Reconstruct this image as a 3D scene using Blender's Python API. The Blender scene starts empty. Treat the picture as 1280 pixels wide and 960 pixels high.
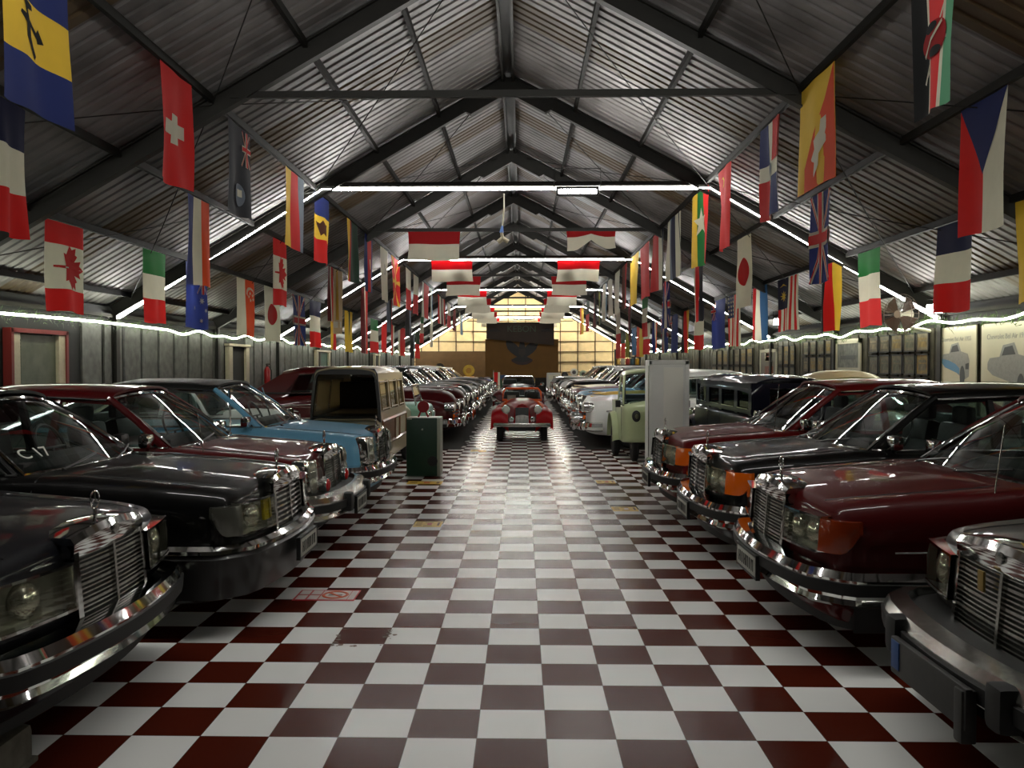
import bpy, bmesh, math, random
from mathutils import Vector, Matrix
from mathutils.geometry import tessellate_polygon
random.seed(7)
PI = math.pi
SC = bpy.context.scene
COL = SC.collection

# ------------------------------------------------------------------ camera
F, H = 1040.0, 1.665
TH, PH, SX = math.atan(.0185), math.atan(24 / 1040.0), 7.2
CAM = Vector((0, 0, H))
DV = Vector((-math.sin(TH) * math.cos(PH), math.cos(TH) * math.cos(PH), -math.sin(PH)))
RV = Vector((math.cos(TH), math.sin(TH), 0))
UV = RV.cross(DV)
cd = bpy.data.cameras.new('camera')
cd.sensor_fit = 'HORIZONTAL'; cd.sensor_width = 36; cd.lens = 36 * F / 1280; cd.shift_x = SX / 1280
cd.clip_end = 200
co = bpy.data.objects.new('camera', cd); COL.objects.link(co)
M = Matrix((RV, UV, -DV)).transposed().to_4x4(); M.translation = CAM
co.matrix_world = M
SC.camera = co

def ray(px, py): return DV + RV * ((px - 640 + SX) / F) + UV * ((480 - py) / F)
def atY(px, py, Y): r = ray(px, py); return CAM + r * (Y / r.y)
def atX(px, py, X): r = ray(px, py); return CAM + r * (X / r.x)
def atZ(px, py, Z=0.0): r = ray(px, py); return CAM + r * ((Z - H) / r.z)

# ------------------------------------------------------------------ materials
MATS = {}
def lin(c):
    return tuple(((v / 12.92) if v <= .04045 else ((v + .055) / 1.055) ** 2.4) for v in c)
def nodes(name):
    m = bpy.data.materials.new(name); m.use_nodes = True
    nt = m.node_tree; b = nt.nodes['Principled BSDF']
    return m, nt, b
def mat(name, rgb, rough=.5, metal=0.0, coat=0.0, noise=0.0, nscale=20, emit=0, spec=.5, bump=0):
    """rgb in sRGB 0..1; noise modulates colour a little"""
    if name in MATS: return MATS[name]
    m, nt, b = nodes(name)
    c = lin(rgb) + (1,)
    b.inputs['Base Color'].default_value = c
    b.inputs['Roughness'].default_value = rough
    b.inputs['Metallic'].default_value = metal
    b.inputs['Coat Weight'].default_value = coat
    b.inputs['Coat Roughness'].default_value = .04
    b.inputs['Specular IOR Level'].default_value = spec
    if noise or bump:
        tc = nt.nodes.new('ShaderNodeTexCoord'); n = nt.nodes.new('ShaderNodeTexNoise')
        n.inputs['Scale'].default_value = nscale; n.inputs['Detail'].default_value = 4
        nt.links.new(tc.outputs['Object'], n.inputs['Vector'])
        if noise:
            r = nt.nodes.new('ShaderNodeValToRGB')
            r.color_ramp.elements[0].position = .3; r.color_ramp.elements[1].position = .7
            r.color_ramp.elements[0].color = tuple(v * (1 - noise) for v in c[:3]) + (1,)
            r.color_ramp.elements[1].color = tuple(min(1, v * (1 + noise)) for v in c[:3]) + (1,)
            nt.links.new(n.outputs['Fac'], r.inputs['Fac']); nt.links.new(r.outputs['Color'], b.inputs['Base Color'])
        if bump:
            bp = nt.nodes.new('ShaderNodeBump'); bp.inputs['Strength'].default_value = bump
            bp.inputs['Distance'].default_value = .02
            nt.links.new(n.outputs['Fac'], bp.inputs['Height']); nt.links.new(bp.outputs['Normal'], b.inputs['Normal'])
    if emit:
        b.inputs['Emission Color'].default_value = c; b.inputs['Emission Strength'].default_value = emit
    MATS[name] = m
    return m
def paint(name, rgb): return mat('paint_' + name, rgb, rough=.45, metal=0, coat=.5, noise=.04, nscale=60, spec=.12)
def glass(name, tint=(.55, .6, .58), refl=1.0):
    if name in MATS: return MATS[name]
    m = bpy.data.materials.new(name); m.use_nodes = True; nt = m.node_tree
    for n in list(nt.nodes): nt.nodes.remove(n)
    out = nt.nodes.new('ShaderNodeOutputMaterial'); tr = nt.nodes.new('ShaderNodeBsdfTransparent')
    gl = nt.nodes.new('ShaderNodeBsdfGlossy'); mx = nt.nodes.new('ShaderNodeMixShader'); lw = nt.nodes.new('ShaderNodeFresnel')
    lw.inputs['IOR'].default_value = 1.5
    tr.inputs['Color'].default_value = tint + (1,); gl.inputs['Roughness'].default_value = .02
    gl.inputs['Color'].default_value = (refl, refl, refl, 1)
    ge = nt.nodes.new('ShaderNodeNewGeometry'); mt = nt.nodes.new('ShaderNodeMix'); mt.data_type = 'FLOAT'
    # same fresnel from both faces of the thin pane
    lw.inputs['IOR'].default_value = 1.5
    vm = nt.nodes.new('ShaderNodeMapRange'); vm.inputs['From Max'].default_value = 1
    ior = nt.nodes.new('ShaderNodeMath'); ior.operation = 'MULTIPLY_ADD'
    ior.inputs[1].default_value = 1 / 1.5 - 1.5 + 0.0; ior.inputs[2].default_value = 1.5
    nt.links.new(ge.outputs['Backfacing'], ior.inputs[0]); nt.links.new(ior.outputs[0], lw.inputs['IOR'])
    nt.links.new(lw.outputs[0], mx.inputs[0]); nt.links.new(tr.outputs[0], mx.inputs[1]); nt.links.new(gl.outputs[0], mx.inputs[2])
    nt.links.new(mx.outputs[0], out.inputs['Surface'])
    for n in (mt, vm): nt.nodes.remove(n)
    MATS[name] = m
    return m
def cloth(name, rgb):
    key = 'cloth_' + name
    if key in MATS: return MATS[key]
    m = bpy.data.materials.new(key); m.use_nodes = True; nt = m.node_tree
    b = nt.nodes['Principled BSDF']; out = nt.nodes['Material Output']
    c = lin(rgb) + (1,)
    tc = nt.nodes.new('ShaderNodeTexCoord'); n = nt.nodes.new('ShaderNodeTexNoise'); n.inputs['Scale'].default_value = 9
    r = nt.nodes.new('ShaderNodeValToRGB')
    r.color_ramp.elements[0].color = tuple(v * .9 for v in c[:3]) + (1,); r.color_ramp.elements[1].color = c
    nt.links.new(tc.outputs['Object'], n.inputs['Vector']); nt.links.new(n.outputs['Fac'], r.inputs['Fac'])
    nt.links.new(r.outputs['Color'], b.inputs['Base Color']); b.inputs['Roughness'].default_value = .8
    t = nt.nodes.new('ShaderNodeBsdfTranslucent'); nt.links.new(r.outputs['Color'], t.inputs['Color'])
    mx = nt.nodes.new('ShaderNodeMixShader'); mx.inputs[0].default_value = .35
    nt.links.new(b.outputs[0], mx.inputs[1]); nt.links.new(t.outputs[0], mx.inputs[2]); nt.links.new(mx.outputs[0], out.inputs['Surface'])
    MATS[key] = m
    return m
def lamp_mat(name, rgb, strength):
    if name in MATS: return MATS[name]
    m = bpy.data.materials.new(name); m.use_nodes = True; nt = m.node_tree
    for n in list(nt.nodes): nt.nodes.remove(n)
    out = nt.nodes.new('ShaderNodeOutputMaterial'); e = nt.nodes.new('ShaderNodeEmission')
    e.inputs['Color'].default_value = rgb + (1,); e.inputs['Strength'].default_value = strength
    nt.links.new(e.outputs[0], out.inputs['Surface'])
    MATS[name] = m
    return m

CHROME = mat('chrome', (.86, .86, .85), .07, 1.0)
DULLCHROME = mat('dull_chrome', (.78, .78, .76), .22, 1.0, noise=.15, nscale=30)
BLACK = mat('black_trim', (.025, .025, .025), .45)
RUBBER = mat('black_rubber', (.035, .035, .035), .6)
GREYRUB = mat('grey_rubber', (.17, .17, .165), .55, noise=.15, nscale=25)
WELL = mat('wheel_well_black', (.02, .02, .02), .9)
TYRE = mat('tyre_rubber', (.05, .05, .05), .75)
INTERIOR = mat('dark_interior', (.06, .055, .05), .7)
LEATHER = mat('dark_leather', (.10, .07, .06), .5, noise=.1)
REFLECTOR = mat('lamp_reflector', (.58, .58, .55), .25, .6)
AMBER = mat('amber_lens', (.85, .38, .05), .15, 0, .8)
REDLENS = mat('red_lens', (.65, .02, .03), .15, 0, .8)
WHITEP = mat('white_enamel', (.85, .85, .82), .35)
PLATE = mat('plate_grey', (.62, .62, .58), .4, noise=.1)
PLATEINK = mat('plate_ink', (.12, .12, .12), .5)
GLASS = glass('car_glass', (.62, .70, .68))
DARKGLASS = glass('dark_car_glass', (.18, .2, .2))
LENS = glass('lamp_glass', (.9, .9, .86))

# ------------------------------------------------------------------ mesh builder
class MB:
    def __init__(s): s.v = []; s.f = []; s.m = []; s.sm = []
    def add(s, vs, fs, mi=0, smooth=False):
        o = len(s.v); s.v += [Vector(v) for v in vs]
        for f in fs: s.f.append([i + o for i in f]); s.m.append(mi); s.sm.append(smooth)
        return s
    def box(s, c, d, mi=0, rot=None, smooth=False):
        c = Vector(c); h = Vector(d) / 2; vs = []
        for x in (-1, 1):
            for y in (-1, 1):
                for z in (-1, 1):
                    p = Vector((x * h.x, y * h.y, z * h.z))
                    if rot is not None: p = rot @ p
                    vs.append(c + p)
        return s.add(vs, [(0, 1, 3, 2), (4, 6, 7, 5), (0, 4, 5, 1), (2, 3, 7, 6), (0, 2, 6, 4), (1, 5, 7, 3)], mi, smooth)
    def rbox(s, c, d, r=.02, mi=0, rot=None):
        """box with chamfered edges"""
        c = Vector(c); h = Vector(d) / 2; r = min(r, h.x * .9, h.y * .9, h.z * .9)
        bm = bmesh.new(); bmesh.ops.create_cube(bm, size=1)
        for v in bm.verts: v.co = Vector((v.co.x * d[0], v.co.y * d[1], v.co.z * d[2]))
        bmesh.ops.bevel(bm, geom=list(bm.edges), offset=r, segments=2, profile=.6, affect='EDGES')
        vs = [(rot @ v.co if rot is not None else v.co) + c for v in bm.verts]; bm.verts.index_update()
        fs = [[v.index for v in f.verts] for f in bm.faces]; bm.free()
        return s.add(vs, fs, mi, True)
    def ybox(s, x0, x1, y0, y1, z0, z1, m=8, mi=0):
        vs = []; fs = []
        for i in range(m + 1):
            y = y0 + (y1 - y0) * i / m
            vs += [(x0, y, z0), (x1, y, z0), (x1, y, z1), (x0, y, z1)]
        for i in range(m):
            a = i * 4; b = a + 4
            for k in range(4):
                fs.append((a + k, a + (k + 1) % 4, b + (k + 1) % 4, b + k))
        fs += [(3, 2, 1, 0), (m * 4, m * 4 + 1, m * 4 + 2, m * 4 + 3)]
        return s.add(vs, fs, mi)
    def grid(s, rows, mi=0, smooth=True, flip=False):
        n = len(rows[0]); vs = [p for r in rows for p in r]; fs = []
        for i in range(len(rows) - 1):
            for j in range(n - 1):
                q = (i * n + j, i * n + j + 1, (i + 1) * n + j + 1, (i + 1) * n + j)
                fs.append(q[::-1] if flip else q)
        return s.add(vs, fs, mi, smooth)
    def shell(s, rows, th, mi=0, smooth=True):
        """closed sheet: grid of points thickened by vector th"""
        n = len(rows[0]); m = len(rows); th = Vector(th)
        top = [Vector(p) for r in rows for p in r]; vs = top + [p + th for p in top]; N = n * m; fs = []
        for i in range(m - 1):
            for j in range(n - 1):
                q = (i * n + j, i * n + j + 1, (i + 1) * n + j + 1, (i + 1) * n + j)
                fs.append(q); fs.append(tuple(k + N for k in q[::-1]))
        ring = [j for j in range(n)] + [i * n + n - 1 for i in range(1, m)] + [(m - 1) * n + j for j in range(n - 2, -1, -1)] + [i * n for i in range(m - 2, 0, -1)]
        for a, b in zip(ring, ring[1:] + ring[:1]): fs.append((a, a + N, b + N, b))
        return s.add(vs, fs, mi, smooth)
    def tube(s, path, r, n=8, mi=0, closed=False, caps=True, flat=1.0):
        path = [Vector(p) for p in path]; rings = []; L = len(path)
        for i, p in enumerate(path):
            if closed: t = path[(i + 1) % L] - path[i - 1]
            else: t = path[min(i + 1, L - 1)] - path[max(i - 1, 0)]
            t = t.normalized() if t.length > 1e-9 else Vector((1, 0, 0))
            up = Vector((0, 0, 1)) if abs(t.z) < .95 else Vector((0, 1, 0))
            a = t.cross(up).normalized(); b = a.cross(t).normalized()
            rr = r[i] if isinstance(r, (list, tuple)) else r
            rings.append([p + a * (math.cos(2 * PI * k / n) * rr) + b * (math.sin(2 * PI * k / n) * rr * flat) for k in range(n)])
        vs = [p for r_ in rings for p in r_]; fs = []
        for i in range(L if closed else L - 1):
            a = i * n; b = ((i + 1) % L) * n
            for k in range(n): fs.append((a + k, a + (k + 1) % n, b + (k + 1) % n, b + k))
        if caps and not closed: fs += [tuple(range(n))[::-1], tuple(range((L - 1) * n, L * n))]
        return s.add(vs, fs, mi, n > 5)
    def sweep(s, path, prof, mi=0, smooth=True, closed_prof=True, normals=None):
        """prof: (out, up) offsets; path in plan, 'out' is to the right of travel"""
        path = [Vector(p) for p in path]; n = len(prof); vs = []; fs = []
        for i, p in enumerate(path):
            t = path[min(i + 1, len(path) - 1)] - path[max(i - 1, 0)]; t.z = 0; t.normalize()
            o = Vector((t.y, -t.x, 0))
            vs += [p + o * a + Vector((0, 0, b)) for a, b in prof]
        for i in range(len(path) - 1):
            a = i * n; b = a + n
            for k in range(n if closed_prof else n - 1): fs.append((a + k, a + (k + 1) % n, b + (k + 1) % n, b + k))
        if closed_prof: fs += [tuple(range(n))[::-1], tuple(range((len(path) - 1) * n, len(path) * n))]
        return s.add(vs, fs, mi, smooth)
    def lathe(s, prof, c=(0, 0, 0), axis='y', n=24, mi=0, smooth=True, sx=1.0):
        """prof: list of (radius, along)"""
        c = Vector(c); vs = []; fs = []; L = len(prof)
        for r, h in prof:
            for k in range(n):
                a = 2 * PI * k / n; u, w = r * math.cos(a), r * math.sin(a)
                vs.append(c + (Vector((u, h, w)) if axis == 'y' else Vector((h, u, w)) if axis == 'x' else Vector((u, w, h))))
        for i in range(L - 1):
            for k in range(n): fs.append((i * n + k, i * n + (k + 1) % n, (i + 1) * n + (k + 1) % n, (i + 1) * n + k))
        for i in (0, L - 1):
            if prof[i][0] > 1e-6: fs.append(tuple(range(i * n, i * n + n)))
        return s.add(vs, fs, mi, smooth)
    def prism(s, poly, fr, th, mi=0):
        """poly 2D; fr(u,v)->Vector; th: thickness vector"""
        th = Vector(th); a = [Vector(fr(u, v)) for u, v in poly]; n = len(a)
        tris = tessellate_polygon([[Vector((u, v, 0)) for u, v in poly]])
        fs = [tuple(t) for t in tris] + [tuple(i + n for i in t[::-1]) for t in tris]
        fs += [(i, (i + 1) % n, (i + 1) % n + n, i + n) for i in range(n)]
        return s.add(a + [p + th for p in a], fs, mi)
    def warp(s, fn):
        s.v = [fn(p) for p in s.v]; return s
    def mesh(s, name, mats, recalc=True, angle=35):
        me = bpy.data.meshes.new(name)
        me.from_pydata([tuple(v) for v in s.v], [], s.f)
        if not isinstance(mats, (list, tuple)): mats = [mats]
        for m in mats: me.materials.append(m)
        me.polygons.foreach_set('material_index', s.m); me.polygons.foreach_set('use_smooth', s.sm)
        if recalc:
            bm = bmesh.new(); bm.from_mesh(me); bmesh.ops.remove_doubles(bm, verts=bm.verts, dist=1e-5)
            bmesh.ops.recalc_face_normals(bm, faces=bm.faces); bm.to_mesh(me); bm.free()
        if any(s.sm) and angle: me.set_sharp_from_angle(angle=math.radians(angle))
        me.update(); return me
    def build(s, name, mats, parent=None, loc=None, **k):
        o = bpy.data.objects.new(name, s.mesh(name, mats, **k)); COL.objects.link(o)
        if parent is not None: o.parent = parent
        if loc is not None: o.location = loc
        return o

def tag(o, label=None, cat=None, group=None, kind=None):
    if label: o['label'] = label
    if cat: o['category'] = cat
    if group: o['group'] = group
    if kind: o['kind'] = kind
    return o
def thing(name, label, cat, loc=(0, 0, 0), rz=0, group=None):
    o = bpy.data.objects.new(name, None); COL.objects.link(o); o.empty_display_size = .2
    o.location = loc; o.rotation_euler = (0, 0, rz)
    return tag(o, label, cat, group)
def struct(name, mb, mats, **k):
    o = mb.build(name, mats, **k); o['kind'] = 'structure'; return o
def copy_tree(o, parent=None):
    c = o.copy(); COL.objects.link(c)
    if parent is not None: c.parent = parent
    for ch in list(o.children): copy_tree(ch, c)
    return c
def text_mesh(s, size, depth=.004):
    cu = bpy.data.curves.new('txt', 'FONT'); cu.body = s; cu.size = size; cu.extrude = depth
    cu.align_x = 'CENTER'; cu.align_y = 'CENTER'
    o = bpy.data.objects.new('txt', cu); COL.objects.link(o)
    dg = bpy.context.evaluated_depsgraph_get(); dg.update()
    me = bpy.data.meshes.new_from_object(o.evaluated_get(dg))
    bpy.data.objects.remove(o); return me
def text_obj(name, s, size, m, parent, loc, rot, depth=.003):
    me = text_mesh(s, size, depth); me.materials.clear(); me.materials.append(m)
    o = bpy.data.objects.new(name, me); COL.objects.link(o); o.parent = parent; o.location = loc; o.rotation_euler = rot
    return o
def crs(pts, n):
    """Catmull-Rom resample of tuples, n steps per segment"""
    out = []; L = len(pts)
    for i in range(L - 1):
        p0, p1, p2, p3 = pts[max(i - 1, 0)], pts[i], pts[i + 1], pts[min(i + 2, L - 1)]
        for k in range(n):
            t = k / n
            out.append(tuple(.5 * (2 * b + (c - a) * t + (2 * a - 5 * b + 4 * c - d) * t * t + (3 * b - a - 3 * c + d) * t ** 3) for a, b, c, d in zip(p0, p1, p2, p3)))
    out.append(tuple(pts[-1])); return out
# ------------------------------------------------------------------ the hall
XL, XRW = -7.0, 7.1
RX, RZ = -.23, 6.49
SLL, SLR = .572, .533
FR = {-1: 4.65, 0: 9.42}
for k in range(1, 10): FR[k] = 14.1 + 4.75 * (k - 1)
YB, YF = 54.2, -4.0
def zl(x): return RZ - (SLL * (RX - x) if x < RX else SLR * (x - RX))
PURL = [-1.387, -2.434, -3.50, -4.56, -5.62, -6.67]
PURR = [.895, 1.99, 3.118, 4.238, 5.45, 6.58]

# floor: procedural checker, tile 0.3104 m
T = H * .1864
x_line = atZ(685.4, 960).x; y_line = atZ(640, 923.3).y
def floor_mat():
    m, nt, b = nodes('checker_tiles')
    N = nt.nodes.new; L = nt.links.new
    tc = N('ShaderNodeTexCoord'); mp = N('ShaderNodeMapping')
    # the tile to the left of x_line and nearer than y_line is brown
    mp.inputs['Location'].default_value = (-(x_line) / T + 40, -(y_line) / T + 40, .5)
    mp.inputs['Scale'].default_value = (1 / T, 1 / T, 0)
    L(tc.outputs['Object'], mp.inputs['Vector'])
    ch = N('ShaderNodeTexChecker'); ch.inputs['Scale'].default_value = 1
    L(mp.outputs['Vector'], ch.inputs['Vector'])
    sep = N('ShaderNodeSeparateXYZ'); L(mp.outputs['Vector'], sep.inputs[0])
    def edge(sock):
        fr = N('ShaderNodeMath'); fr.operation = 'FRACT'; L(sock, fr.inputs[0])
        s = N('ShaderNodeMath'); s.operation = 'SUBTRACT'; L(fr.outputs[0], s.inputs[0]); s.inputs[1].default_value = .5
        a = N('ShaderNodeMath'); a.operation = 'ABSOLUTE'; L(s.outputs[0], a.inputs[0])
        g = N('ShaderNodeMath'); g.operation = 'GREATER_THAN'; L(a.outputs[0], g.inputs[0]); g.inputs[1].default_value = .4945
        return g.outputs[0]
    gx = N('ShaderNodeMath'); gx.operation = 'MAXIMUM'; L(edge(sep.outputs['X']), gx.inputs[0]); L(edge(sep.outputs['Y']), gx.inputs[1])
    no = N('ShaderNodeTexNoise'); no.inputs['Scale'].default_value = 3.5; no.inputs['Detail'].default_value = 5
    L(tc.outputs['Object'], no.inputs['Vector'])
    def ramp(c0, c1):
        r = N('ShaderNodeValToRGB'); r.color_ramp.elements[0].position = .35; r.color_ramp.elements[1].position = .7
        r.color_ramp.elements[0].color = lin(c0) + (1,); r.color_ramp.elements[1].color = lin(c1) + (1,)
        L(no.outputs['Fac'], r.inputs['Fac']); return r
    rw = ramp((.89, .89, .88), (.89, .89, .88)); rb = ramp((.295, .105, .063), (.295, .105, .063))
    mx = N('ShaderNodeMix'); mx.data_type = 'RGBA'; L(ch.outputs['Fac'], mx.inputs['Factor'])
    L(rb.outputs['Color'], mx.inputs[6]); L(rw.outputs['Color'], mx.inputs[7])
    m2 = N('ShaderNodeMix'); m2.data_type = 'RGBA'; L(gx.outputs[0], m2.inputs['Factor'])
    L(mx.outputs[2], m2.inputs[6]); m2.inputs[7].default_value = lin((.33, .27, .24)) + (1,)
    L(m2.outputs[2], b.inputs['Base Color'])
    rr = N('ShaderNodeMapRange'); rr.inputs['To Min'].default_value = .17; rr.inputs['To Max'].default_value = .27
    L(no.outputs['Fac'], rr.inputs['Value']); L(rr.outputs['Result'], b.inputs['Roughness'])
    bp = N('ShaderNodeBump'); bp.inputs['Strength'].default_value = .25; bp.inputs['Distance'].default_value = .002; bp.invert = True
    L(gx.outputs[0], bp.inputs['Height']); L(bp.outputs['Normal'], b.inputs['Normal'])
    b.inputs['Specular IOR Level'].default_value = .045
    return m
fl = MB(); fl.box(((XL + XRW) / 2, (YB + YF) / 2, -.05), (XRW - XL + .6, YB - YF + .6, .1))
struct('floor', fl, floor_mat())
GRAVEL = mat('dark_gravel', (.17, .165, .15), .95, noise=.6, nscale=45, bump=.6)
for side in (-1, 1):
    g = MB(); x0 = side * 1.22 + .02; xo = (XL + .05) if side < 0 else (XRW - .05)
    ys = [16.3 + .35 * i for i in range(108)]
    inn = [(x0 + side * .05 * math.sin(i * 1.7) + side * random.uniform(-.04, .04), y, .008) for i, y in enumerate(ys)]
    rows = [inn, [(xo, y, .008) for y in ys]]
    g.shell(rows, (0, 0, -.012), smooth=False)
    struct('floor_gravel', g, GRAVEL)

# roof sheets: corrugated, ribs run down the slope
def roof_mat():
    m, nt, b = nodes('corrugated_zinc')
    N = nt.nodes.new; L = nt.links.new
    tc = N('ShaderNodeTexCoord'); sep = N('ShaderNodeSeparateXYZ'); L(tc.outputs['Object'], sep.inputs[0])
    # one tinted translucent sheet near the middle of each bay
    s = N('ShaderNodeMath'); s.operation = 'SUBTRACT'; L(sep.outputs['Y'], s.inputs[0]); s.inputs[1].default_value = 14.1 + 1.75 - 47.5
    mo = N('ShaderNodeMath'); mo.operation = 'MODULO'; L(s.outputs[0], mo.inputs[0]); mo.inputs[1].default_value = 4.75
    lt = N('ShaderNodeMath'); lt.operation = 'LESS_THAN'; L(mo.outputs[0], lt.inputs[0]); lt.inputs[1].default_value = .75
    no = N('ShaderNodeTexNoise'); no.inputs['Scale'].default_value = 1.3; no.inputs['Detail'].default_value = 6
    L(tc.outputs['Object'], no.inputs['Vector'])
    r = N('ShaderNodeValToRGB'); r.color_ramp.elements[0].color = lin((.36, .35, .345)) + (1,); r.color_ramp.elements[1].color = lin((.54, .525, .525)) + (1,)
    r.color_ramp.elements[0].position = .3; r.color_ramp.elements[1].position = .7
    L(no.outputs['Fac'], r.inputs['Fac'])
    mx = N('ShaderNodeMix'); mx.data_type = 'RGBA'; L(lt.outputs[0], mx.inputs['Factor']); L(r.outputs['Color'], mx.inputs[6])
    mx.inputs[7].default_value = lin((.30, .24, .16)) + (1,); L(mx.outputs[2], b.inputs['Base Color'])
    me = N('ShaderNodeMath'); me.operation = 'MULTIPLY_ADD'; L(lt.outputs[0], me.inputs[0]); me.inputs[1].default_value = -.32; me.inputs[2].default_value = .34
    L(me.outputs[0], b.inputs['Metallic'])
    b.inputs['Roughness'].default_value = .5
    return m
ROOF = roof_mat()
for side, nm in ((-1, 'ceiling_left'), (1, 'ceiling_right')):
    xe = XL - .5 if side < 0 else XRW + .5
    prof = []
    y = YF
    while y < YB + .3:
        for dy, dz in ((0, 0), (.07, 0), (.095, .018), (.125, .018), (.15, 0)): prof.append((y + dy, dz))
        y += .19
    rows = []
    for x in (RX, (RX + xe) / 2, xe):
        rows.append([(x, yy, zl(x) + .10 + dz) for yy, dz in prof])
    mb = MB(); mb.shell(rows, (0, 0, .01), smooth=False)
    struct(nm, mb, ROOF)

STEEL = mat('dark_steel', (.13, .125, .11), .55, .3, noise=.2, nscale=4)
PUR = mat('purlin_steel', (.10, .095, .085), .7, 0, spec=.2)
for i, x in enumerate(PURL + PURR):
    mb = MB(); mb.box((x, (YF + YB) / 2, zl(x) + .045), (.05, YB - YF, .085)); struct('purlin', mb, PUR)
mb = MB()
mb.box((RX - .09, (YF + YB) / 2, RZ - .02), (.04, YB - YF, .14)); mb.box((RX + .09, (YF + YB) / 2, RZ - .02), (.04, YB - YF, .14))
mb.box((RX, (YF + YB) / 2, RZ + .05), (.2, YB - YF, .03))
struct('ridge_beam', mb, STEEL)
ZC = 4.634   # led line under the collar ties
def rafter(side):
    xe = XL + .03 if side < 0 else XRW - .03
    mb = MB(); a = Vector((RX, 0, RZ - .05)); b = Vector((xe, 0, zl(xe) - .05))
    d = (b - a); n = Vector((-d.z, 0, d.x)).normalized()
    if n.z < 0: n = -n
    def beam(h0, h1, w):
        vs = []
        for p in (a, b):
            for h in (h0, h1):
                for y in (-w, w): vs.append(p + n * h + Vector((0, y, 0)))
        mb.add(vs, [(0, 1, 3, 2), (4, 6, 7, 5), (0, 2, 6, 4), (1, 5, 7, 3), (0, 4, 5, 1), (2, 3, 7, 6)])
    beam(-.10, .10, .012); beam(-.11, -.09, .055); beam(.09, .11, .055)
    return mb.mesh('rafter', STEEL)
RAF = {s: rafter(s) for s in (-1, 1)}
def colx(z, side):  # x of the rafter line at height z
    return RX - (RZ - z) / SLL if side < 0 else RX + (RZ - z) / SLR
cl, cr = colx(ZC + .06, -1), colx(ZC + .06, 1)
mb = MB(); mb.box(((cl + cr) / 2, 0, ZC + .075), (cr - cl - .15, .06, .075)); COLLAR = mb.mesh('collar_beam', STEEL)
mb = MB(); mb.prism([(-.75, -.56), (-.62, -.62), (0, -.27), (.62, -.60), (.75, -.54), (.3, -.16), (0, -.01), (-.3, -.16)], lambda u, v: Vector((RX + u, -.062, RZ + v)), (0, .124, 0))
GUS = mb.mesh('gusset_plate', STEEL)
def column(side):
    mb = MB(); x = XL + .03 if side < 0 else XRW - .03
    h = zl(x) - .12
    mb.box((x, 0, h / 2), (.012, .12, h)); mb.box((x - .075, 0, h / 2), (.012, .12, h)); mb.box((x + .075, 0, h / 2), (.012, .12, h)); mb.box((x, 0, h / 2), (.15, .012, h))
    mb.box((x, 0, .01), (.24, .24, .02))
    return mb.mesh('column', STEEL)
CO = {s: column(s) for s in (-1, 1)}
for k, y in FR.items():
    t = thing('roof_truss', None, None, (0, y, 0)); t['kind'] = 'structure'
    for me in (RAF[-1], RAF[1], COLLAR, GUS, CO[-1], CO[1]):
        o = bpy.data.objects.new(me.name.split('.')[0], me); COL.objects.link(o); o.parent = t
# bracing wires in the nearer bays
WIRE = mat('brace_wire_steel', (.1, .095, .085), .6, .4)
for side in (-1, 1):
    for k in range(-1, 6):
        y0, y1 = FR[k], FR[k + 1]; xs = (RX + side * .3, (PURL if side < 0 else PURR)[2]); xt = ((PURL if side < 0 else PURR)[2], (PURL if side < 0 else PURR)[5])
        for xa, xb in (xs, xt):
            for ya, yb in ((y0, y1), (y1, y0)):
                mb = MB(); mb.tube([(xa, ya, zl(xa) - .02), ((xa + xb) / 2, (ya + yb) / 2, (zl(xa) + zl(xb)) / 2 - .07), (xb, yb, zl(xb) - .02)], .007, 5)
                struct('brace_wire', mb, WIRE)

# led strips on every second truss
LEDM = lamp_mat('led_white', (1.0, .985, .93), 50)
led_lab = {-1: 'white light strip on the truss over the photographer', 1: 'nearest white light strip, following a roof truss across the hall', 3: 'second white light strip, behind the red and white flags of the third truss',
           5: 'third white light strip along a roof truss', 7: 'fourth white light strip along a roof truss', 9: 'farthest white light strip, in front of the cream back wall'}
LW = .022
def ledmesh():
    pts = [(colx(2.66, -1) + .05, 2.66 - .19), (colx(ZC, -1) + .10, ZC), (colx(ZC, 1) - .10, ZC), (colx(2.63, 1) - .05, 2.63 - .19)]
    mb = MB()
    for (xa, za), (xb, zb) in zip(pts, pts[1:]):
        mb.tube([(xa, 0, za), (xb, 0, zb)], LW, 4)
    return mb.mesh('led_strip', LEDM)
LED = ledmesh()
for k in (-1, 1, 3, 5, 7, 9):
    o = bpy.data.objects.new('led_strip', LED); COL.objects.link(o); o.location = (0, FR[k], 0)
    
    if k == 9: o.data = LED.copy(); o.data.materials[0] = lamp_mat('led_bright', (1.0, .95, .82), 120)
    tag(o, led_lab[k], 'light strip', 'light strips on the roof trusses')

# walls ------------------------------------------------------------
BOARD = mat('charcoal_board', (.335, .335, .32), .75, noise=.3, nscale=7)
BATTEN = mat('black_batten', (.05, .05, .045), .8)
UPPER = mat('upper_wall_dark', (.15, .14, .11), .9, noise=.3, nscale=3)
mb = MB(); mb.box((XL - .06, (YB + YF) / 2, 1.33), (.1, YB - YF, 2.66), 1)
mb.box((XL + .03, (YB + YF) / 2, 2.50), (.05, YB - YF, .06), 2)
y = YF
doors_l = [(11.15, 12.45), (19.5, 20.95), (27.9, 29.9), (39.0, 40.4)]
while y < YB - .7:
    w = .60 if y < 24 else .56
    yc = y + w / 2 + .06
    if not any(a - .25 < yc < b + .25 for a, b in doors_l):
        mb.box((XL + .005, yc, 1.17), (.035, w, 2.34), 0)
    y += w + .11
struct('wall_left', mb, [BOARD, BATTEN, UPPER])
BOARD2 = mat('olive_board', (.24, .225, .17), .8, noise=.35, nscale=6)
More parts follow.
